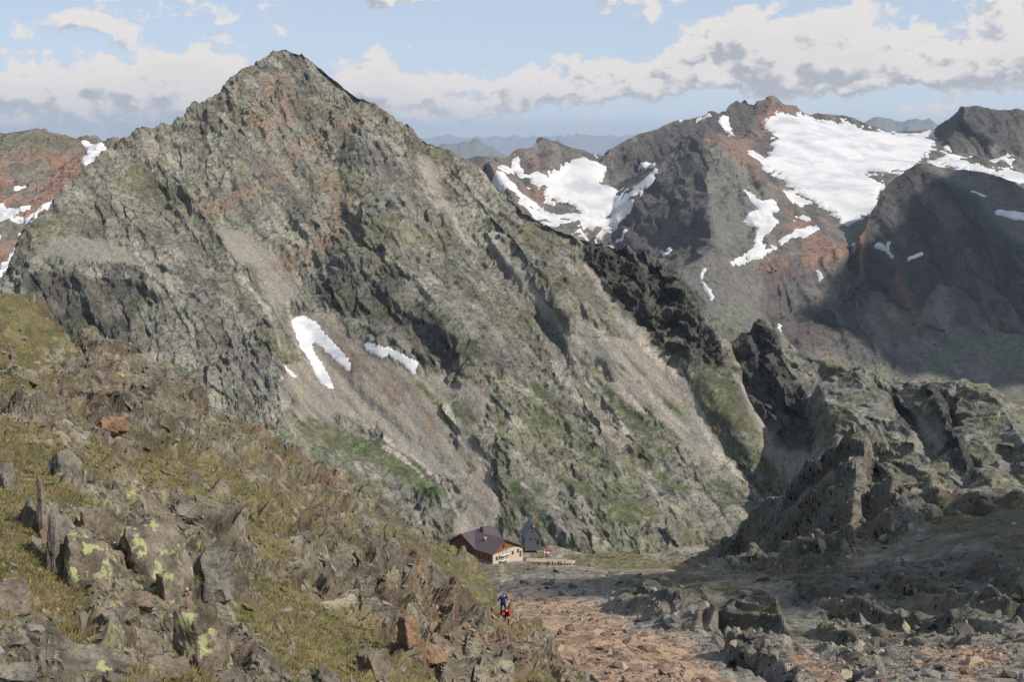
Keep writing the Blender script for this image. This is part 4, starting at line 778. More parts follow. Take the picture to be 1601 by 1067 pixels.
# --- foreground slope rubble: ribs stand on edge, slabs lie flat
px_f, py_f = project(TF.X, TF.Y, TF.Z)
dens_f = seenw(TF, 11, 102)*(TF.Y/30)**-.35
def tones(n, a, b, c=None, pc=.2):
    t = rr.rand(n, 1); q = a+(b-a)*t; q = q*(.65+.6*rr.rand(n, 1))
    if c is not None: s = rr.rand(n) < pc; q[s] = (c*(.7+.5*rr.rand(s.sum(), 1)))
    return q
bed = np.array([.80, -.30, .42])
i, P, Nn = pick(TF, 10000, dens_f*(1.0-.75*TF.grass)*(1+(TF.Y > 45))); dist = P[:, 1]
S = np.clip(.05+rr.pareto(2.8, len(i))*.085, .05, .4)*(.5+dist/70)
R = frame(bed+rr.normal(0, .22, (len(i), 3)), np.array([-.25, .1, 1.])+rr.normal(0, .4, (len(i), 3)))
colr = tones(len(i), C(.075, .066, .052), C(.18, .16, .125), C(.18, .12, .085), .10)
orn_i = TF.orn.ravel()[i]; m_ = rr.rand(len(i)) < orn_i*.8; colr[m_] = C(.23, .145, .10)*(.5+.8*rr.rand(m_.sum(), 1))
join_rocks('rubble', fins, P-Nn*S[:, None]*.12, R, S, colr, mat_stone, 'upright schist splinters covering the foreground slope')
i, P, Nn = pick(TF, 6500, dens_f*(.6+.4*TF.grass)); dist = P[:, 1]
S = np.clip(.04+rr.pareto(2.8, len(i))*.07, .035, .3)*(.5+dist/70)
R = frame(Nn+rr.normal(0, .30, (len(i), 3)), rr.normal(0, 1, (len(i), 3)))
colr = tones(len(i), C(.10, .088, .07), C(.22, .20, .16), C(.23, .155, .105), .16)
join_rocks('rubble', slabs, P+Nn*S[:, None]*.03, R, S, colr, mat_stone, 'flat stones lying in the dry grass of the foreground slope')
# --- scree of the saddle
w = TC.scree*seenw(TC, 80, 330, 700)*(TC.Y/120)**-.5+.4*seenw(TC, 80, 420, 700)
i, P, Nn = pick(TC, 10000, w); dist = P[:, 1]
S = np.clip(.11+rr.pareto(2.0, len(i))*.11, .11, 1.1)*(.5+dist/220)
R = frame(Nn+rr.normal(0, .5, (len(i), 3)), rr.normal(0, 1, (len(i), 3)))
colr = tones(len(i), C(.12, .11, .10), C(.25, .235, .21), C(.24, .165, .12), .2); m_ = rr.rand(len(i)) < TC.og.ravel()[i]*.8; colr[m_] = tones(m_.sum(), C(.22, .145, .10), C(.33, .245, .18))
join_rocks('scree', slabs+blocks, P+Nn*S[:, None]*.04, R, S, colr, mat_stone, 'loose flat stones covering the saddle')
i, P, Nn = pick(TC, 2600, TC.crag*seenw(TC, 200, 460, 1050)+.25*TC.outc*seenw(TC, 80, 300, 900)); S = np.clip(.7+rr.pareto(2.3, len(i))*.7, .7, 3.6)*.6
R = frame(np.array([.7, -.4, .5])+rr.normal(0, .3, (len(i), 3)), np.array([-.2, .1, 1.])+rr.normal(0, .4, (len(i), 3)))
join_rocks('rubble', fins+blocks, P-Nn*S[:, None]*.2, R, S, tones(len(i), C(.08, .075, .062), C(.19, .175, .14), C(.30, .26, .19), .15), mat_stone, 'broken blocks on the dark crag')
# --- boulders that can be told apart: things
protos = []
for q in range(10):
    v, f = rock_shape(300+q, 2, [(1, .62, .34), (1, .8, .6), (1, .5, .26)][q % 3], .05)
    me = bpy.data.meshes.new('boulder'); me.from_pydata(v.tolist(), [], f.tolist()); me.materials.append(mat_plain if q % 2 else mat_lich); protos.append(me)
def basis(Rm, p, s): 
    M4 = Matrix([[Rm[0][0]*s, Rm[0][1]*s, Rm[0][2]*s, p[0]], [Rm[1][0]*s, Rm[1][1]*s, Rm[1][2]*s, p[1]], [Rm[2][0]*s, Rm[2][1]*s, Rm[2][2]*s, p[2]], [0, 0, 0, 1]]); return M4
def put_boulders(T, n, w, smin, smax, group, label, upright, mats=None):
    i, P, Nn = pick(T, n, w)
    for j in range(n):
        s = float(np.clip(smin+rr.pareto(2.4)*(smax-smin)*.4, smin, smax))*(.6+P[j, 1]/75 if T is TF else 1)
        up_ = rr.rand() < upright; z = (bed+rr.normal(0, .25, 3)) if up_ else Nn[j]+rr.normal(0, .25, 3); Rm = frame(z[None], (np.array([-.2, .1, 1.])+rr.normal(0, .5, 3))[None])[0]
        q_ = rr.randint(0, 10); o = link(bpy.data.objects.new('boulder', protos[q_])); o.matrix_world = basis(Rm, P[j]-Nn[j]*s*.12, s)
        global T_is_F; T_is_F = T is TF; tag(o, land_label(P[j], s, 2*s*F_PX/P[j, 1], up_, q_ % 2 == 0, q_ % 3), 'boulder', group)
LAND_F = [(138, 880, 'the leaning yellow lichen block'), (66, 800, 'the thin pillar'), (205, 937, 'the long low stone'), (140, 1030, 'the broad dark boulder'), (240, 865, 'the big lichened slab'), (330, 895, 'the dark jutting block'),
  (318, 1000, 'the streaked lichen rib'), (15, 935, 'the pale left edge rock'), (10, 742, 'the dark left edge rock'), (170, 600, 'the black hollow'), (590, 1040, 'the dark split rock'), (640, 985, 'the rusty upright block'), (785, 950, 'the two hikers'),
  (40, 480, 'the grassy skyline corner'), (330, 650, 'the middle slope edge'), (540, 770, 'the orange edge stones'), (700, 870, 'the edge under the hut'), (450, 860, 'the grassy middle slope'), (450, 990, 'the straw grass patch')]
LAND_C = [(820, 895, 'the hut terrace'), (1030, 940, 'the rounded outcrop'), (960, 880, 'the grassy knoll'), (1150, 900, 'the foot of the dark crag'), (900, 990, 'the orange scree tongue'), (1250, 1030, 'the stony gully'), (1400, 930, 'the grey ledges'), (1560, 1040, 'the rusty corner scree'), (1540, 830, 'the shaded turf')]
def land_label(P, s, px_, upright, lich, form):
    a, b = project(*P); L0 = LAND_F if T_is_F else LAND_C; d = sorted((math.hypot(a-l[0], b-l[1]), l) for l in L0)[0]; l = d[1]; dx, dy = a-l[0], b-l[1]
    ds = 'just' if d[0] < 22 else ('close' if d[0] < 50 else ('further' if d[0] < 90 else 'far')); h_ = 'right' if dx > 0 else 'left'; v_ = 'below' if dy > 0 else 'above'
    if abs(dx) > 2.4*abs(dy): w_ = h_+' of'
    elif abs(dy) > 2.4*abs(dx): w_ = v_
    else: w_ = v_+' and '+h_+' of'
    sz = 'big' if px_ > 22 else ('small' if px_ < 11 else 'mid sized'); f_ = ('slabby', 'chunky', 'thin')[form]
    return f"{sz} {f_} {'upright ' if upright else ''}{'lichened' if lich else 'grey'} block {ds} {w_} {l[2]}".replace('mid sized ', '').replace('the edge', 'edge')
put_boulders(TF, 150, seenw(TF, 12, 45, 0, 900)*(1.1-TF.grass), .11, .28, 'boulders scattered on the foreground slope', 'weathered grey schist block among dry grass on the near slope', .6)
put_boulders(TF, 70, seenw(TF, 45, 98, 0, 900)*(1.1-TF.grass), .16, .40, 'boulders scattered on the foreground slope', 'schist block among turf further up the foreground slope', .6)
put_boulders(TC, 60, seenw(TC, 85, 260, 800)*(TC.scree+.1), .5, 1.1, 'big blocks on the saddle', 'large flat grey block lying on the stony saddle', .2)
# the big ones in the near corner, each by itself: px, py, width and height in px, thin axis, shape seed, lichen, label
def nearest(T, a, b, ymax=1e9):
    if not hasattr(T, 'pp'): T.pp = project(T.X, T.Y, T.Z)
    d = np.hypot(T.pp[0]-a, T.pp[1]-b)+(T.Y > ymax)*999; c = np.nonzero(d.ravel() < max(4, d.min()*1.2))[0]; k = c[np.argmin(T.Y.ravel()[c])]
    return np.array([T.X.ravel()[k], T.Y.ravel()[k], T.Z.ravel()[k]]), T.N.reshape(-1, 3)[k]
BIG = [(138,880,62,88,(.5,-.75,.45),1,1,'leaning block covered in yellow lichen over a dark overhang'), (66,800,13,105,(.9,-.3,.1),2,0,'thin upright grey rock pillar standing in dry grass'),
 (92,860,26,110,(.8,-.5,.1),3,0,'dark upright rock rib just left of the yellow lichen block'), (205,937,66,28,(.1,-.35,.9),4,0,'long low grey stone below the lichen block'),
 (140,1030,120,62,(.3,-.3,.8),5,1,'broad dark boulder with a yellow lichen corner at the bottom edge'), (240,865,100,105,(.45,-.7,.5),6,1,'big sloping slab freckled with lichen in the near corner'),
 (330,895,56,95,(.7,-.65,.2),7,0,'dark jutting block at the right end of the lichened ribs'), (318,1000,70,120,(.75,-.6,.2),8,1,'tall rib streaked with pale yellow lichen near the bottom edge'),
 (15,935,58,60,(.3,-.5,.8),9,0,'pale grey rock cut by the left edge'), (28,905,26,11,(.1,-.2,1),10,3,'small flat orange stone beside the pale rock'), (200,967,26,14,(.1,-.2,1),11,2,'small bluish flat stone in green shrublets'),
 (10,742,24,52,(.9,-.3,.1),12,0,'dark upright rock at the left edge'), (108,735,42,60,(.8,-.4,.3),13,0,'dark cleft block above the thin pillar'), (225,1000,56,48,(.4,-.6,.5),14,1,'rounded grey lichened rock below the long low stone'),
 (170,600,44,34,(.2,-.8,.5),15,2,'block roofing a black hollow high on the slope'), (178,660,38,30,(.4,-.6,.6),16,3,'rust edged slab tilted over a shaded gap'), (150,820,40,50,(.7,-.6,.3),17,0,'jagged rib above the yellow lichen block'),
 (270,920,40,60,(.7,-.6,.3),18,1,'narrow lichened rib between the big slab and the dark jutting block'), (25,1050,60,40,(.2,-.4,.9),19,0,'flat grey stone in the bottom left corner'), (262,1045,60,40,(.4,-.5,.7),20,0,'grey stone at the foot of the streaked rib'),
 (590,1040,48,60,(.8,-.5,.2),22,2,'dark split rock at the bottom edge right of the grass'), (640,985,30,52,(.8,-.5,.2),23,3,'rusty upright block on the lower slope'), (675,1020,46,40,(.6,-.5,.5),24,3,'red brown block near the bottom edge'), (290,800,40,30,(.6,-.5,.5),25,2,'brown slab with a dark underside above the dark jutting block')]
mat_rust = bpy.data.materials.new('x'); bpy.data.materials.remove(mat_rust)
def tint_mat(name, src, mul):
    m = src.copy(); m.name = name; nt = m.node_tree; p = nt.nodes['Principled BSDF']; l = p.inputs['Base Color'].links[0].from_socket
    mx = nt.nodes.new('ShaderNodeMix'); mx.data_type = 'RGBA'; mx.blend_type = 'MULTIPLY'; mx.inputs[0].default_value = 1; nt.links.new(l, mx.inputs[6]); mx.inputs[7].default_value = (*mul, 1); nt.links.new(mx.outputs[2], p.inputs['Base Color']); return m
mat_rust = tint_mat('rusty_schist', mat_plain, (1.25, .88, .68)); mats_big = [mat_plain, mat_lich, mat_plain, mat_rust]
for (bx, by, bw, bh, zx, sd, li, lab) in BIG:
    p, nrm = nearest(TF, bx, by+bh*.3, 110); sc = p[1]/F_PX*1.05; wm_, hm = bw*sc/1.5, bh*sc/1.5; zv = np.array(zx, float)
    L1, L2 = max(wm_, hm), min(wm_, hm); hint = np.array([0, .15, 1.]) if hm > wm_ else np.array([1., .2, 0])
    Rm = frame(zv[None], hint[None])[0]; v, f = rock_shape(500+sd, 4, (L1, L2, min(L2*.8, L1*.5)), .05)
    me = bpy.data.meshes.new('boulder'); me.from_pydata(v.tolist(), [], f.tolist()); me.materials.append(mats_big[li])
    o = link(bpy.data.objects.new('boulder', me)); up = hm*.35 if hm > wm_ else hm*.25; o.matrix_world = basis(Rm, p+np.array([0, 0, up]), 1.0); tag(o, lab, 'boulder')
# ------------------------------------------------------------------ grass tufts and low shrubs
def blades(name, n, w, hgt, wid, nb, ca, cb, spread, label, lo=9.5, hi=60, droop=.5):
    i, P, Nn = pick(TF, n, w); m = n*nb; P = np.repeat(P, nb, 0); Nn = np.repeat(Nn, nb, 0)
    sz = np.repeat(.6+.8*rr.rand(n), nb)*(.7+.6*rr.rand(m)); a = rr.rand(m)*6.283; rad = rr.rand(m)**.6*spread
    d = np.stack([np.cos(a), np.sin(a), 0*a], -1); root = P+d*rad[:, None]*.6; root[:, 2] -= .02
    lean = d*(rad/spread*droop+.15)[:, None]+Nn*.2+np.array([0, 0, .85]); lean /= np.linalg.norm(lean, axis=1, keepdims=True); H = (hgt*sz)[:, None]
    side = np.cross(lean, np.array([0, 1, .2])+rr.normal(0, .5, (m, 3))); side /= np.linalg.norm(side, axis=1, keepdims=True); far = (wid*np.clip(P[:, 1]/18, 1, 3))[:, None]
    mid = root+lean*H*.6; tip = root+lean*H*.9+d*H*droop*.45-np.array([0, 0, .08])*H
    co = np.stack([root-side*far*.5, root+side*far*.5, mid+side*far*.4, tip, mid-side*far*.4], 1).reshape(-1, 3); b = np.arange(m)*5
    f = np.concatenate([np.stack([b, b+1, b+2], -1), np.stack([b, b+2, b+4], -1), np.stack([b+4, b+2, b+3], -1)])
    t = np.repeat(np.clip(rr.rand(n)+.2*rr.normal(size=n), 0, 1), nb)[:, None]; c = (ca+(cb-ca)*t)*(.7+.6*rr.rand(m, 1))
    o = mesh_np(name, co, f, mat_blade, False, np.repeat(c, 5, 0)); tag(o, kind='stuff', label=label)
mat_blade, _nt, _p = M_new('grass_blade'); _at = _nt.nodes.new('ShaderNodeAttribute'); _at.attribute_name = 'Col'; _nt.links.new(_at.outputs['Color'], _p.inputs['Base Color']); _p.inputs['Roughness'].default_value = .7; _p.inputs['Specular IOR Level'].default_value = .15
gw = sst(TF.grass, .4, .9)
blades('grass', 6500, gw*seenw(TF, 10, 75, -40, 900)*(TF.Y/20)**-.2, .15, .0065, 8, C(.27, .215, .10), C(.19, .155, .06), .12, 'dry tussock grass on the foreground slope')
gsel = sst(fbm(TF.X, TF.Y, 2.2, 3, 66), .05, .3)
blades('ground_cover', 1100, (gsel*(.25+gw))*seenw(TF, 10, 45, -40, 800), .06, .016, 16, C(.09, .13, .03), C(.13, .16, .04), .13, 'small green shrublets between the rocks', droop=.9)
# ------------------------------------------------------------------ simple materials for built things
def mat(name, col, rough=.7, spec=.3, metal=0.0, var=.18, scale=2.0, stretch=(1, 1, 1), bump=.2):
    m, nt, p = M_new(name); N, L = nt.nodes, nt.links
    tc = N.new('ShaderNodeTexCoord'); mp = N.new('ShaderNodeMapping'); mp.inputs['Scale'].default_value = stretch; L.new(tc.outputs['Object'], mp.inputs[0])
    n = N.new('ShaderNodeTexNoise'); n.inputs['Scale'].default_value = scale; n.inputs['Detail'].default_value = 5; L.new(mp.outputs[0], n.inputs['Vector'])
    r = N.new('ShaderNodeValToRGB'); L.new(n.outputs[0], r.inputs[0]); a, b = 1-var, 1+var
    r.color_ramp.elements[0].position = .3; r.color_ramp.elements[0].color = (col[0]*a, col[1]*a, col[2]*a, 1); r.color_ramp.elements[1].position = .7; r.color_ramp.elements[1].color = (min(1, col[0]*b), min(1, col[1]*b), min(1, col[2]*b), 1)
    L.new(r.outputs[0], p.inputs['Base Color']); p.inputs['Roughness'].default_value = rough; p.inputs['Specular IOR Level'].default_value = spec; p.inputs['Metallic'].default_value = metal
    bu = N.new('ShaderNodeBump'); bu.inputs['Strength'].default_value = bump; bu.inputs['Distance'].default_value = .03; L.new(n.outputs[0], bu.inputs['Height']); L.new(bu.outputs[0], p.inputs['Normal']); return m
m_wood = mat('weathered_larch', (.12, .06, .035), .8, .2, var=.35, scale=3, stretch=(6, 6, .5)); m_wood2 = mat('orange_larch', (.22, .10, .05), .8, .2, var=.25, scale=3, stretch=(6, 6, .5))
m_roof = mat('purple_brown_sheet_roof', (.085, .062, .068), .42, .5, var=.12, scale=.6); m_plaster = mat('cream_render', (.50, .44, .34), .9, .2, var=.08, scale=1.5); m_base = mat('grey_stone_base', (.30, .29, .26), .95, .1, var=.25, scale=2.5)
m_dark = mat('dark_opening', (.025, .028, .035), .2, .6); m_trim = mat('brown_trim', (.12, .06, .035)); m_grey = mat('galvanised_pipe', (.45, .46, .48), .4, .5, .5, .1); m_white = mat('white_sheet', (.75, .75, .73), .6)
m_slate = mat('slate_cladding', (.085, .09, .10), .6, .4, var=.2, scale=2); m_slate2 = mat('blue_grey_roof', (.09, .11, .15), .4, .5, var=.12, scale=1); m_red = mat('red_paint', (.50, .05, .04), .6); m_orange = mat('orange_paint', (.62, .17, .06), .6)
m_rubble = mat('terrace_stone', (.36, .27, .21), .95, .1, var=.3, scale=2.5, bump=.8)
def box(bm, lo, hi, M=None):
    vs = [bm.verts.new((x, y, z)) for x in (lo[0], hi[0]) for y in (lo[1], hi[1]) for z in (lo[2], hi[2])]
    for q in ((0, 1, 3, 2), (4, 6, 7, 5), (0, 4, 5, 1), (2, 3, 7, 6), (0, 2, 6, 4), (1, 5, 7, 3)): bm.faces.new([vs[i] for i in q])
    if M is not None:
        for v in vs: v.co = M@v.co
def prism(bm, pts, vec):
    a = [bm.verts.new(p) for p in pts]; b = [bm.verts.new(Vector(p)+Vector(vec)) for p in pts]; n = len(a)
    bm.faces.new(a); bm.faces.new(b[::-1])
    for i in range(n): bm.faces.new([a[i], b[i], b[(i+1) % n], a[(i+1) % n]])
def pipe(bm, a, b, r, n=6):
    a, b = Vector(a), Vector(b); d = (b-a).normalized(); u = d.orthogonal().normalized(); w = d.cross(u)
    A = [bm.verts.new(a+(u*math.cos(t)+w*math.sin(t))*r) for t in [i*2*math.pi/n for i in range(n)]]; B = [bm.verts.new(b+(u*math.cos(t)+w*math.sin(t))*r) for t in [i*2*math.pi/n for i in range(n)]]
    bm.faces.new(A); bm.faces.new(B[::-1])
    for i in range(n): bm.faces.new([A[i], B[i], B[(i+1) % n], A[(i+1) % n]])
def ob(name, bm, m, parent=None):
    bmesh.ops.recalc_face_normals(bm, faces=bm.faces); me = bpy.data.meshes.new(name); bm.to_mesh(me); bm.free(); me.materials.append(m); o = link(bpy.data.objects.new(name, me))
    if parent: o.parent = parent
    return o
def B(name, m, parent, *boxes):
    bm = bmesh.new()
    for b in boxes: box(bm, *b)
    return ob(name, bm, m, parent)
def empty(name, loc, ang, label, cat, group=None):
    o = link(bpy.data.objects.new(name, None)); o.location = loc; o.rotation_euler = (0, 0, ang); tag(o, label, cat, group); return o
# ------------------------------------------------------------------ the big hut. local x = s along the left wall (away to the left), local y = t along the right wall
K = W(770, 887, 412)
E1 = Vector((-.74, .67, 0)).normalized(); E2 = Vector((.67, .74, 0)).normalized()
hut = link(bpy.data.objects.new('mountain_hut', None)); hut.matrix_world = Matrix(((E1.x, E2.x, 0, K[0]), (E1.y, E2.y, 0, K[1]), (0, 0, 1, K[2]), (0, 0, 0, 1)))
tag(hut, 'large wooden mountain hut with purple brown metal roof and cream right wall', 'hut')
bm = bmesh.new(); box(bm, (0, 0, -2.5), (20.3, .35, 1.25)); box(bm, (19.95, .35, -2.5), (20.3, 13, 1.25)); ob('stone_base', bm, m_base, hut)
# left wall with its gable, boarded
bm = bmesh.new(); prism(bm, [(0.0, .06, 1.25), (20.3, .06, 1.25), (20.3, .06, 4.5), (14.1, .06, 8.5), (7.9, .06, 4.75), (0, .06, 4.75)], (0, .25, 0)); ob('wall', bm, m_wood, hut)
for j in range(68):      # boards of the left wall
    s0 = .02+j*.3; s = s0+.14; top = 4.72 if s < 7.9 else (4.72+(s-7.9)*.605 if s < 14.1 else 8.47-(s-14.1)*.645)
    if s0+.27 > 20.3: break
    bo = B('board', m_wood2 if s < 7.7 and (j*7) % 5 else m_wood, hut, ((s0, (.012 if j % 2 else .0), 1.27), (s0+.27, .058, top-.04)))
bm = bmesh.new(); prism(bm, [(20.24, .31, 1.25), (20.24, 13.1, 1.25), (20.24, 13.1, 4.4), (20.24, .31, 4.4)], (-.25, 0, 0)); ob('wall', bm, m_wood, hut)
bm = bmesh.new(); prism(bm, [(.3, 13.1, -2), (20.2, 13.1, -2), (20.2, 13.1, 4.3), (14.1, 13.1, 8.4), (8, 13.1, 4.6), (.3, 13.1, 4.6)], (0, -.25, 0)); ob('wall', bm, m_plaster, hut)
# right wall: cream below, orange boards in the gable
bm = bmesh.new(); prism(bm, [(.0, 0, -2.5), (.0, 15.2, -2.5), (.0, 15.2, 3.55), (.0, 10.2, 4.35), (.0, 8.6, 4.35), (.0, 0, 4.0)], (.3, 0, 0)); ob('wall', bm, m_plaster, hut)
bm = bmesh.new(); prism(bm, [(.04, .0, 4.04), (.04, 8.6, 4.39), (.04, 13, 4.39), (.04, 5.5, 8.2), (.04, .0, 4.7)], (.22, 0, 0)); ob('wall', bm, m_wood2, hut)
for j in range(34):
    t0 = .1+j*.36; t = t0+.18; top = 4.75+(t)*.63 if t < 5.5 else 8.2-(t-5.5)*.495
    if top < 4.6: break
    B('board', m_wood2, hut, ((-.02 if j % 2 else -.005, t0, 4.45), (.035, t0+.32, top-.12)))
bm = bmesh.new(); prism(bm, [(.3, 15.18, -2), (12, 15.18, -2), (12, 15.18, 3.5), (.3, 15.18, 3.5)], (0, -.25, 0)); ob('wall', bm, m_plaster, hut)
# roofs
def slab(bm, quad, th=.16):
    n = (Vector(quad[1])-Vector(quad[0])).cross(Vector(quad[3])-Vector(quad[0])).normalized(); n = n if n.z > 0 else -n
    prism(bm, quad, n*th)
bm = bmesh.new(); slab(bm, [(14.1, -.7, 8.62), (14.1, 13.7, 8.62), (21.2, 13.7, 4.05), (21.2, -.7, 4.05)]); ob('roof', bm, m_roof, hut)
bm = bmesh.new(); slab(bm, [(14.1, -.7, 8.62), (14.1, 13.7, 8.62), (7.3, 13.7, 4.5), (7.3, -.7, 4.5)]); mr_ = ob('roof', bm, m_roof, hut)
bm = bmesh.new(); slab(bm, [(-.7, 5.5, 8.3), (13.6, 5.5, 8.3), (12.6, -.65, 4.42), (-.7, -.65, 4.42)]); wr = ob('roof', bm, m_roof, hut)
bm = bmesh.new(); slab(bm, [(-.7, 5.5, 8.3), (13.6, 5.5, 8.3), (13, 15.9, 3.2), (-.7, 15.9, 3.2)]); ob('roof', bm, m_roof, hut)
for s in range(26):      # standing seams
    s_ = -.6+s*.5
    bm = bmesh.new(); prism(bm, [(s_, -.64, 4.6), (s_+.05, -.64, 4.6), (s_+.05, 5.45, 8.45), (s_, 5.45, 8.45)], (0, -.03, .05)); ob('seam', bm, m_roof, wr)
bm = bmesh.new(); prism(bm, [(-.78, -.68, 4.25), (-.78, 5.5, 8.12), (-.78, 15.9, 3.05), (-.78, 15.9, 3.3), (-.78, 5.5, 8.42), (-.78, -.68, 4.55)], (.08, 0, 0)); ob('bargeboard', bm, m_trim, hut)
bm = bmesh.new(); prism(bm, [(7.2, -.78, 4.25), (14.1, -.78, 8.42), (21.2, -.78, 3.85), (21.2, -.78, 4.12), (14.1, -.78, 8.72), (7.2, -.78, 4.55)], (0, .08, 0)); ob('bargeboard', bm, m_trim, hut)
B('ridge_cap', m_grey, hut, ((13.95, -.72, 8.74), (14.25, 13.7, 8.82)))
c1_ = B('chimney', m_dark, hut, ((11.5, 6.9, 7.0), (12.3, 7.8, 9.6))); B('chimney_cap', m_trim, c1_, ((11.4, 6.8, 9.62), (12.4, 7.9, 9.72)))
for ds in (0, .55):
    bm = bmesh.new(); pipe(bm, (6+ds, 3.1+ds*.4, 6.6), (6+ds, 3.1+ds*.4, 7.9), .17, 10); v_ = ob('vent_pipe', bm, m_grey, hut); bm = bmesh.new(); pipe(bm, (6+ds, 3.1+ds*.4, 7.92), (6+ds, 3.1+ds*.4, 8.1), .28, 10); ob('cowl', bm, m_white, v_)
B('skylight', m_dark, hut, ((8.0, 2.3, 6.35), (8.8, 3.3, 6.6)))
def window(parent, axis, a, z, w, h, pos, fm=None):
    fm = fm or m_trim
    if axis == 's': lo = lambda x0, z0, x1, z1, d0, d1: ((x0, pos-d1, z0), (x1, pos-d0, z1))
    else: lo = lambda x0, z0, x1, z1, d0, d1: ((pos-d1, x0, z0), (pos-d0, x1, z1))
    f = B('window', fm, parent, lo(a, z, a+.09, z+h, 0, .07), lo(a+w-.09, z, a+w, z+h, 0, .07), lo(a+.09, z, a+w-.09, z+.09, 0, .07), lo(a+.09, z+h-.09, a+w-.09, z+h, 0, .07))
    B('pane', m_dark, f, lo(a+.09, z+.09, a+w/2-.03, z+h-.09, 0, .03), lo(a+w/2+.03, z+.09, a+w-.09, z+h-.09, 0, .03)); B('sill', fm, f, lo(a-.08, z-.07, a+w+.08, z-.003, 0, .14)); return f
for a_, z_ in ((1.2, 2.3), (3.6, 2.3), (5.8, 2.3), (9, 2.3), (11.6, 2.3), (15.3, 2.3), (17.8, 2.3), (12.4, 5.2), (14.9, 5.2)): window(hut, 's', a_, z_, 1.0, 1.1, -.003)
for a_, z_ in ((4.4, 1.9), (6.9, 1.9), (9.6, 1.9), (12.3, 1.9), (1.6, 1.9)): window(hut, 't', a_, z_, .95, 1.15, -.003)
window(hut, 't', 4.9, 5.4, 1.1, 1.1, -.023)
bm = bmesh.new(); pipe(bm, (20.0, -.75, .2), (20.0, -.75, 4.5), .09); ob('downpipe', bm, m_grey, hut)
d_ = B('door', m_trim, hut, ((-.06, 13.6, 0), (-.003, 14.6, 2.1))); B('handle', m_grey, d_, ((-.12, 13.7, 1.0), (-.063, 13.85, 1.06)))
# scaffold of pale pipes at the cream wall
sc_ = link(bpy.data.objects.new('scaffold', None)); sc_.matrix_world = hut.matrix_world.copy(); tag(sc_, 'pale grey pipe scaffold standing against the cream hut wall', 'scaffold')
for t_ in (3.4, 5.4, 7.2):
    for x_ in (-.45, -1.4): bm = bmesh.new(); pipe(bm, (x_, t_, -.6), (x_, t_, 5.6), .06); ob('upright', bm, m_grey, sc_)
for z_ in (1.2, 3.1): B('platform', m_white, sc_, ((-1.45, 3.3, z_), (-.4, 7.3, z_+.07)))
for z_ in (2.2, 4.1, 5.3): bm = bmesh.new(); pipe(bm, (-1.4, 3.3, z_), (-1.4, 7.3, z_), .045); ob('rail', bm, m_grey, sc_)
bm = bmesh.new(); pipe(bm, (-1.47, 3.4, 1.2), (-1.47, 5.4, 3.1), .04); ob('brace', bm, m_grey, sc_); bm = bmesh.new(); pipe(bm, (-1.47, 5.4, 1.2), (-1.47, 7.2, 3.1), .04); ob('brace', bm, m_grey, sc_)
# ------------------------------------------------------------------ small dark hut behind
K2 = W(833, 853, 434); h2 = link(bpy.data.objects.new('winter_shelter', None)); h2.location = K2; h2.rotation_euler = (0, 0, math.radians(11)); tag(h2, 'small dark steep roofed hut with a slate front, right behind the big hut', 'hut')
wd, hh_, dp = 2.85, 7.7, 6.2
bm = bmesh.new(); prism(bm, [(-wd, 0, -2), (wd, 0, -2), (wd, 0, 3.4), (.35, 0, hh_), (-.35, 0, hh_), (-wd, 0, 3.4)], (0, .2, 0)); ob('wall', bm, m_slate, h2)
bm = bmesh.new(); prism(bm, [(-wd, dp, -2), (wd, dp, -2), (wd, dp, 3.4), (0, dp, hh_), (-wd, dp, 3.4)], (0, -.2, 0)); ob('wall', bm, m_slate, h2)
for sx in (-1, 1):
    bm = bmesh.new(); prism(bm, [(sx*wd, .2, -2), (sx*wd, dp-.2, -2), (sx*wd, dp-.2, 3.4), (sx*wd, .2, 3.4)], (-sx*.2, 0, 0)); ob('wall', bm, m_slate, h2)
    bm = bmesh.new(); slab(bm, [(0, -.3, hh_+.12), (0, dp+.3, hh_+.12), (sx*(wd+.3), dp+.3, 2.95), (sx*(wd+.3), -.3, 2.95)], .12); r_ = ob('roof', bm, m_slate2, h2)
    for j in range(9): bm = bmesh.new(); y_ = -.2+j*.78; prism(bm, [(sx*.1, y_, hh_+.12), (sx*.1, y_+.05, hh_+.12), (sx*(wd+.25), y_+.05, 3.2), (sx*(wd+.25), y_, 3.2)], (sx*.05, 0, .05)); ob('seam', bm, m_slate2, r_)
for (a_, z_) in ((-1.2, 1.9), (.35, 2.0), (-.5, 4.6)): window(h2, 's', a_, z_, .75, .85, -.003, m_slate2)
B('finial_board', m_orange, h2, ((-.1, -.42, 6.5), (.75, -.34, 7.4))); B('door', m_dark, h2, ((1.4, -.03, 0), (2.3, -.003, 2.0)))
def cgz(x, y):
    d = (TC.X-x)**2+(TC.Y-y)**2; return float(TC.Z.ravel()[d.argmin()])
def onC(px_, Y): x_ = (px_-CX)/F_PX*Y*1.05; return (x_, Y, cgz(x_, Y))
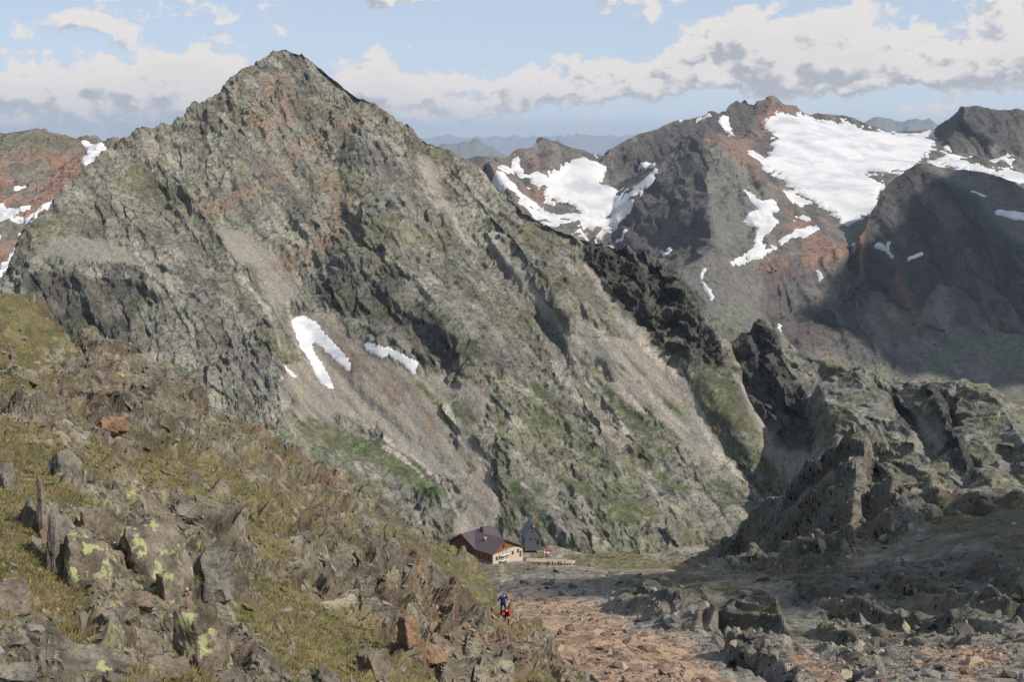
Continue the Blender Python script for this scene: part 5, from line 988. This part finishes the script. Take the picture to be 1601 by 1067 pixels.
# ------------------------------------------------------------------ terrace: dry stone wall, rail, flag, board
tw = link(bpy.data.objects.new('terrace_wall', None)); tw.location = onC(822, 405); tag(tw, 'low pinkish dry stone terrace wall right of the hut', 'stone wall')
rs_ = np.random.RandomState(4); tv = [rock_shape(700+i, 1, (.5, .32, .22), .04) for i in range(5)]; tms = []
for v, f in tv: me = bpy.data.meshes.new('stone'); me.from_pydata(v.tolist(), [], f.tolist()); me.materials.append(m_rubble); tms.append(me)
p0, p1 = Vector(onC(822, 405)), Vector(onC(893, 403)); p1.z = p0.z = max(p0.z, p1.z); Lw = (p1-p0).length; dr_ = (p1-p0).normalized(); ang = math.atan2(dr_.y, dr_.x)
for r_ in range(6):
    x_ = (r_ % 2)*.35
    while x_ < Lw:
        s_ = rs_.uniform(.85, 1.25); o = link(bpy.data.objects.new('stone', tms[rs_.randint(5)])); o.parent = tw; q = dr_*x_; o.location = (q.x+rs_.normal(0, .06), q.y+rs_.normal(0, .1), q.z-.5+r_*.33); o.rotation_euler = (rs_.normal(0, .12), rs_.normal(0, .12), ang+rs_.normal(0, .15)); o.scale = (s_,)*3; x_ += .82*s_
bm = bmesh.new(); box(bm, (0, .15, -3), (Lw, 3.2, 1.25), Matrix.Rotation(ang, 4, 'Z')); ob('core', bm, m_rubble, tw)
fe = link(bpy.data.objects.new('railing', None)); fe.location = onC(819, 424); tag(fe, 'brown wooden railing in front of the small dark hut', 'railing')
for j in range(10): B('post', m_wood2, fe, ((j*.9, j*.05, -1), (j*.9+.1, j*.05+.1, 1.15)))
for z_ in (.45, .8, 1.1): bm = bmesh.new(); prism(bm, [(0, -.05, z_), (8.2, .40, z_), (8.2, .40, z_+.1), (0, -.05, z_+.1)], (0, -.04, 0)); ob('rail', bm, m_wood2, fe)
fl = link(bpy.data.objects.new('flagpole', None)); fl.location = onC(851, 430); fl.scale = (.75, .75, .75); tag(fl, 'pole with a red and white flag beside the small dark hut', 'flag'); bm = bmesh.new(); pipe(bm, (0, 0, -1), (0, 0, 5.2), .06); ob('pole', bm, m_white, fl)
for z_, mm in ((4.1, m_red), (3.3, m_white), (2.9, m_red)):
    bm = bmesh.new(); n_ = 10; rows_ = []
    for i in range(n_+1): x_ = .08+i*.24; y_ = .18*math.sin(i*.9); rows_.append([bm.verts.new((x_, y_+dy, z_+dz-.02*i)) for dy, dz in ((0, 0), (0, .78 if z_ > 3.2 else .38), (.03, .78 if z_ > 3.2 else .38), (.03, 0))])
    for a_, b_ in zip(rows_, rows_[1:]):
        for i in range(4): bm.faces.new([a_[i], b_[i], b_[(i+1) % 4], a_[(i+1) % 4]])
    bm.faces.new(rows_[0]); bm.faces.new(rows_[-1][::-1]); ob('flag_stripe', bm, mm, fl)
bd = link(bpy.data.objects.new('notice_board', None)); bd.location = onC(893, 412); tag(bd, 'white tilted board standing on the terrace right of the people', 'board'); B('panel', m_white, bd, ((-1.2, 0, .5), (1.2, .08, 1.35))); B('leg', m_trim, bd, ((-1.0, .1, -1), (-.9, .2, .9))); B('leg', m_trim, bd, ((.9, .1, -1), (1.0, .2, .9)))
tb = link(bpy.data.objects.new('picnic_table', None)); tb.location = onC(838, 413); tb.rotation_euler = (0, 0, .4); tag(tb, 'wooden table with benches on the hut terrace', 'table'); B('table_top', m_wood2, tb, ((-1, -.4, .72), (1, .4, .78)))
for y_ in (-.8, .8): B('bench', m_wood2, tb, ((-1, y_-.15, .42), (1, y_+.15, .47)))
for x_ in (-.8, .8): B('leg', m_wood, tb, ((x_-.05, -.85, -.6), (x_+.05, .85, .38)), ((x_-.05, -.05, .38), (x_+.05, .05, .72)))
# ------------------------------------------------------------------ people
def person(loc, face, joints, mats, label, group=None, pack=None, scale=1.0, seed=0):
    """joints: hip, chest, neck, head + arms and legs as world-free offsets in metres; one skinned body"""
    J = joints; names = list(J); root = link(bpy.data.objects.new('person', None)); root.location = loc; root.rotation_euler = (0, 0, face); root.scale = (scale,)*3; tag(root, label, 'person', group)
    rad = dict(hip=.14, belly=.135, chest=.155, neck=.055, head=.095, crown=.085, shL=.075, shR=.075, elL=.05, elR=.05, waL=.035, waR=.035, haL=.04, haR=.04, thL=.095, thR=.095, knL=.065, knR=.065, anL=.05, anR=.05, toL=.045, toR=.045)
    E = [('hip', 'belly'), ('belly', 'chest'), ('chest', 'neck'), ('neck', 'head'), ('head', 'crown'), ('chest', 'shL'), ('shL', 'elL'), ('elL', 'waL'), ('waL', 'haL'), ('chest', 'shR'), ('shR', 'elR'), ('elR', 'waR'), ('waR', 'haR'), ('hip', 'thL'), ('thL', 'knL'), ('knL', 'anL'), ('anL', 'toL'), ('hip', 'thR'), ('thR', 'knR'), ('knR', 'anR'), ('anR', 'toR')]
    me = bpy.data.meshes.new('body'); me.from_pydata([J[n] for n in names], [(names.index(a), names.index(b)) for a, b in E], []); o = bpy.data.objects.new('body', me); link(o)
    o.modifiers.new('skin', 'SKIN'); me.skin_vertices.new() if not me.skin_vertices else None
    for i, n in enumerate(names): me.skin_vertices[0].data[i].radius = (rad[n], rad[n]); me.skin_vertices[0].data[i].use_root = (n == 'hip')
    s = o.modifiers.new('sub', 'SUBSURF'); s.levels = s.render_levels = 1
    dg = bpy.context.evaluated_depsgraph_get(); m2 = bpy.data.meshes.new_from_object(o.evaluated_get(dg)); m2.name = 'body'; bpy.data.objects.remove(o)
    o = link(bpy.data.objects.new('body', m2)); o.parent = root; m2.materials.clear()
    for mm in mats: m2.materials.append(mm)
    P = np.array([J[n] for n in names]); zone = dict(hip=1, belly=0, chest=0, neck=2, head=2, crown=3, shL=0, shR=0, elL=0, elR=0, waL=2, waR=2, haL=2, haR=2, thL=1, thR=1, knL=1, knR=1, anL=4, anR=4, toL=4, toR=4)
    for f in m2.polygons:
        c = np.array(f.center[:]); f.material_index = min(zone[names[int(np.argmin(((P-c)**2).sum(1)))]], len(mats)-1); f.use_smooth = True
    if pack:
        v, f = rock_shape(900+seed, 2, (.21, .16, .30), .0); bmv = bpy.data.meshes.new('backpack'); ch = np.array(J['chest']); up = np.array(J['neck'])-np.array(J['hip']); up /= np.linalg.norm(up)
        Rm = frame(up[None], np.array([[1., 0, 0]]))[0]; v = v@Rm.T+ch+Rm[:, 1]*.0+np.array([0, .22, -.08])*1.0; bmv.from_pydata(v.tolist(), [], f.tolist()); bmv.materials.append(pack); pk = link(bpy.data.objects.new('backpack', bmv)); pk.parent = root
    return root
stand = dict(hip=(0, 0, .93), belly=(0, .01, 1.1), chest=(0, 0, 1.32), neck=(0, -.02, 1.5), head=(0, -.03, 1.6), crown=(0, -.02, 1.7), shL=(.19, 0, 1.4), elL=(.27, .03, 1.14), waL=(.27, -.07, .92), haL=(.27, -.1, .84), shR=(-.19, 0, 1.4), elR=(-.27, .03, 1.14), waR=(-.27, -.07, .92), haR=(-.27, -.1, .84),
   thL=(.1, 0, .82), knL=(.12, -.02, .48), anL=(.12, .02, .1), toL=(.13, -.13, .04), thR=(-.1, 0, .82), knR=(-.12, -.02, .48), anR=(-.12, .02, .1), toR=(-.13, -.13, .04))
step = dict(stand); step.update(neck=(0, -.1, 1.47), head=(0, -.15, 1.56), crown=(0, -.17, 1.66), chest=(0, -.06, 1.3), shL=(.19, -.06, 1.38), shR=(-.19, -.06, 1.38), elL=(.33, -.02, 1.14), waL=(.33, -.24, 1.02), haL=(.33, -.32, 1.02), elR=(-.31, .02, 1.13), waR=(-.36, -.14, .95), haR=(-.37, -.2, .9), knL=(.13, -.25, .55), anL=(.13, -.15, .2), toL=(.14, -.3, .16), knR=(-.12, .02, .47), anR=(-.12, .12, .1))
bend = dict(stand); bend.update(hip=(0, .1, .72), belly=(0, -.02, .88), chest=(0, -.2, 1.02), neck=(0, -.36, 1.12), head=(0, -.44, 1.18), crown=(0, -.5, 1.25), shL=(.19, -.25, 1.07), elL=(.30, -.36, .82), waL=(.26, -.55, .70), haL=(.25, -.62, .66), shR=(-.19, -.25, 1.07), elR=(-.30, -.36, .82), waR=(-.26, -.5, .62), haR=(-.25, -.56, .56),
   thL=(.1, .06, .66), knL=(.15, -.22, .5), anL=(.14, -.05, .1), toL=(.15, -.2, .04), thR=(-.1, .08, .66), knR=(-.15, -.12, .42), anR=(-.14, .1, .08), toR=(-.15, -.05, .03))
def cm_(n, c): return mat(n, c, .85, .15, var=.06, bump=.1)
skin = cm_('skin', (.50, .30, .21)); hair = cm_('brown_hair', (.06, .035, .02)); navy = cm_('navy_blue_jacket', (.02, .03, .14)); black = cm_('black_trousers', (.015, .016, .02)); redm = cm_('red_jacket', (.42, .012, .025)); boot = cm_('brown_boot', (.06, .045, .035)); green_ = cm_('dark_green_cap', (.02, .06, .045)); white_ = cm_('white_shirt', (.62, .62, .60)); pink = cm_('rose_shirt', (.42, .18, .15)); blue2 = cm_('light_blue_jacket', (.09, .17, .38)); grey_ = cm_('grey_jacket', (.08, .08, .09))
p, n_ = nearest(TF, 788, 959, 100); p2, n_ = nearest(TF, 796, 975, 100); print('hikers', p, p2)
person((p[0], p[1], p[2]-.03), 0.25, step, [navy, black, skin, hair, boot], 'hiker in a blue jacket with a blue pack climbing the rocky path', pack=blue2, scale=p[1]/83, seed=1)
person((p2[0], p2[1]-.2, p2[2]-.03), -.3, bend, [redm, black, skin, green_, boot], 'hiker in red bent forward just below the blue one', pack=redm, scale=p2[1]/80, seed=2)
for (a, b, Y, fc, mm, lab) in ((857, 881, 402, 2.8, [grey_, black, skin, hair, boot], 'person in dark clothes, leftmost of the standing group by the terrace wall'), (863, 881, 402, 2.2, [black, black, skin, hair, boot], 'person in black, second of the standing group'), (872.5, 881, 402, -2.5, [navy, black, skin, hair, boot], 'person in a navy jacket in the middle of the group'),
     (876, 881, 401, -.6, [pink, grey_, skin, hair, boot], 'person in a rose shirt next to the navy jacket'), (882, 880, 401, 1.2, [grey_, grey_, skin, green_, boot], 'person in grey at the right end of the group'), (850, 862, 427, .3, [white_, blue2, skin, hair, boot], 'person in a white shirt by the wooden railing')):
    q = onC(a, Y); person(q, fc, stand, mm, lab, 'people on the hut terrace')
print('K', K, cgz(K[0], K[1]), 'K2', K2, cgz(K2[0], K2[1]))
# ------------------------------------------------------------------ air
hz, _nt, _p = M_new('air'); _nt.nodes.remove(_p)
pv = _nt.nodes.new('ShaderNodeVolumePrincipled'); pv.inputs['Color'].default_value = (.72, .85, 1, 1); pv.inputs['Density'].default_value = HAZE; pv.inputs['Anisotropy'].default_value = .1
_nt.links.new(pv.outputs[0], _nt.nodes['Material Output'].inputs['Volume'])
bm = bmesh.new(); bmesh.ops.create_cube(bm, size=1)
for v in bm.verts: v.co = Vector((v.co.x*212000, v.co.y*212000, (-1900 if v.co.z < 0 else 520)))
me = bpy.data.meshes.new('haze'); bm.to_mesh(me); bm.free(); me.materials.append(hz)
o = link(bpy.data.objects.new('haze', me)); tag(o, kind='stuff'); o.display_type = 'WIRE'
# ------------------------------------------------------------------ cumulus above the right of the view, whose shade lies on the slopes
cm, _nt, _p = M_new('cloud_white'); _p.inputs['Base Color'].default_value = (.85, .86, .88, 1); _p.inputs['Roughness'].default_value = 1; _p.inputs['Specular IOR Level'].default_value = 0
def cloud(target, H, rx, ry, seed, label):
    t = (H-target[2])/SUN_DIR.z; c = (target[0]+SUN_DIR.x*t, target[1]+SUN_DIR.y*t, H)
    n, m_ = 40, 80; th = np.linspace(0, np.pi, n)[:, None]; ph = np.linspace(0, 2*np.pi, m_)[None, :]
    dx = np.sin(th)*np.cos(ph); dy = np.sin(th)*np.sin(ph); dz = np.cos(th)+0*ph
    r = 1+.42*fbm(dx*3+seed, dy*3+dz*2, 1.6, 5, seed)
    flat = np.where(dz < 0, .25, .6)
    co = np.stack([c[0]+dx*r*rx, c[1]+dy*r*ry, c[2]+dz*r*min(rx, ry)*flat], -1).reshape(-1, 3)
    o = mesh_np('cloud', co, grid_faces(n, m_), cm, True); tag(o, label, kind='structure')
for cl in CLOUDS: cloud(*cl)
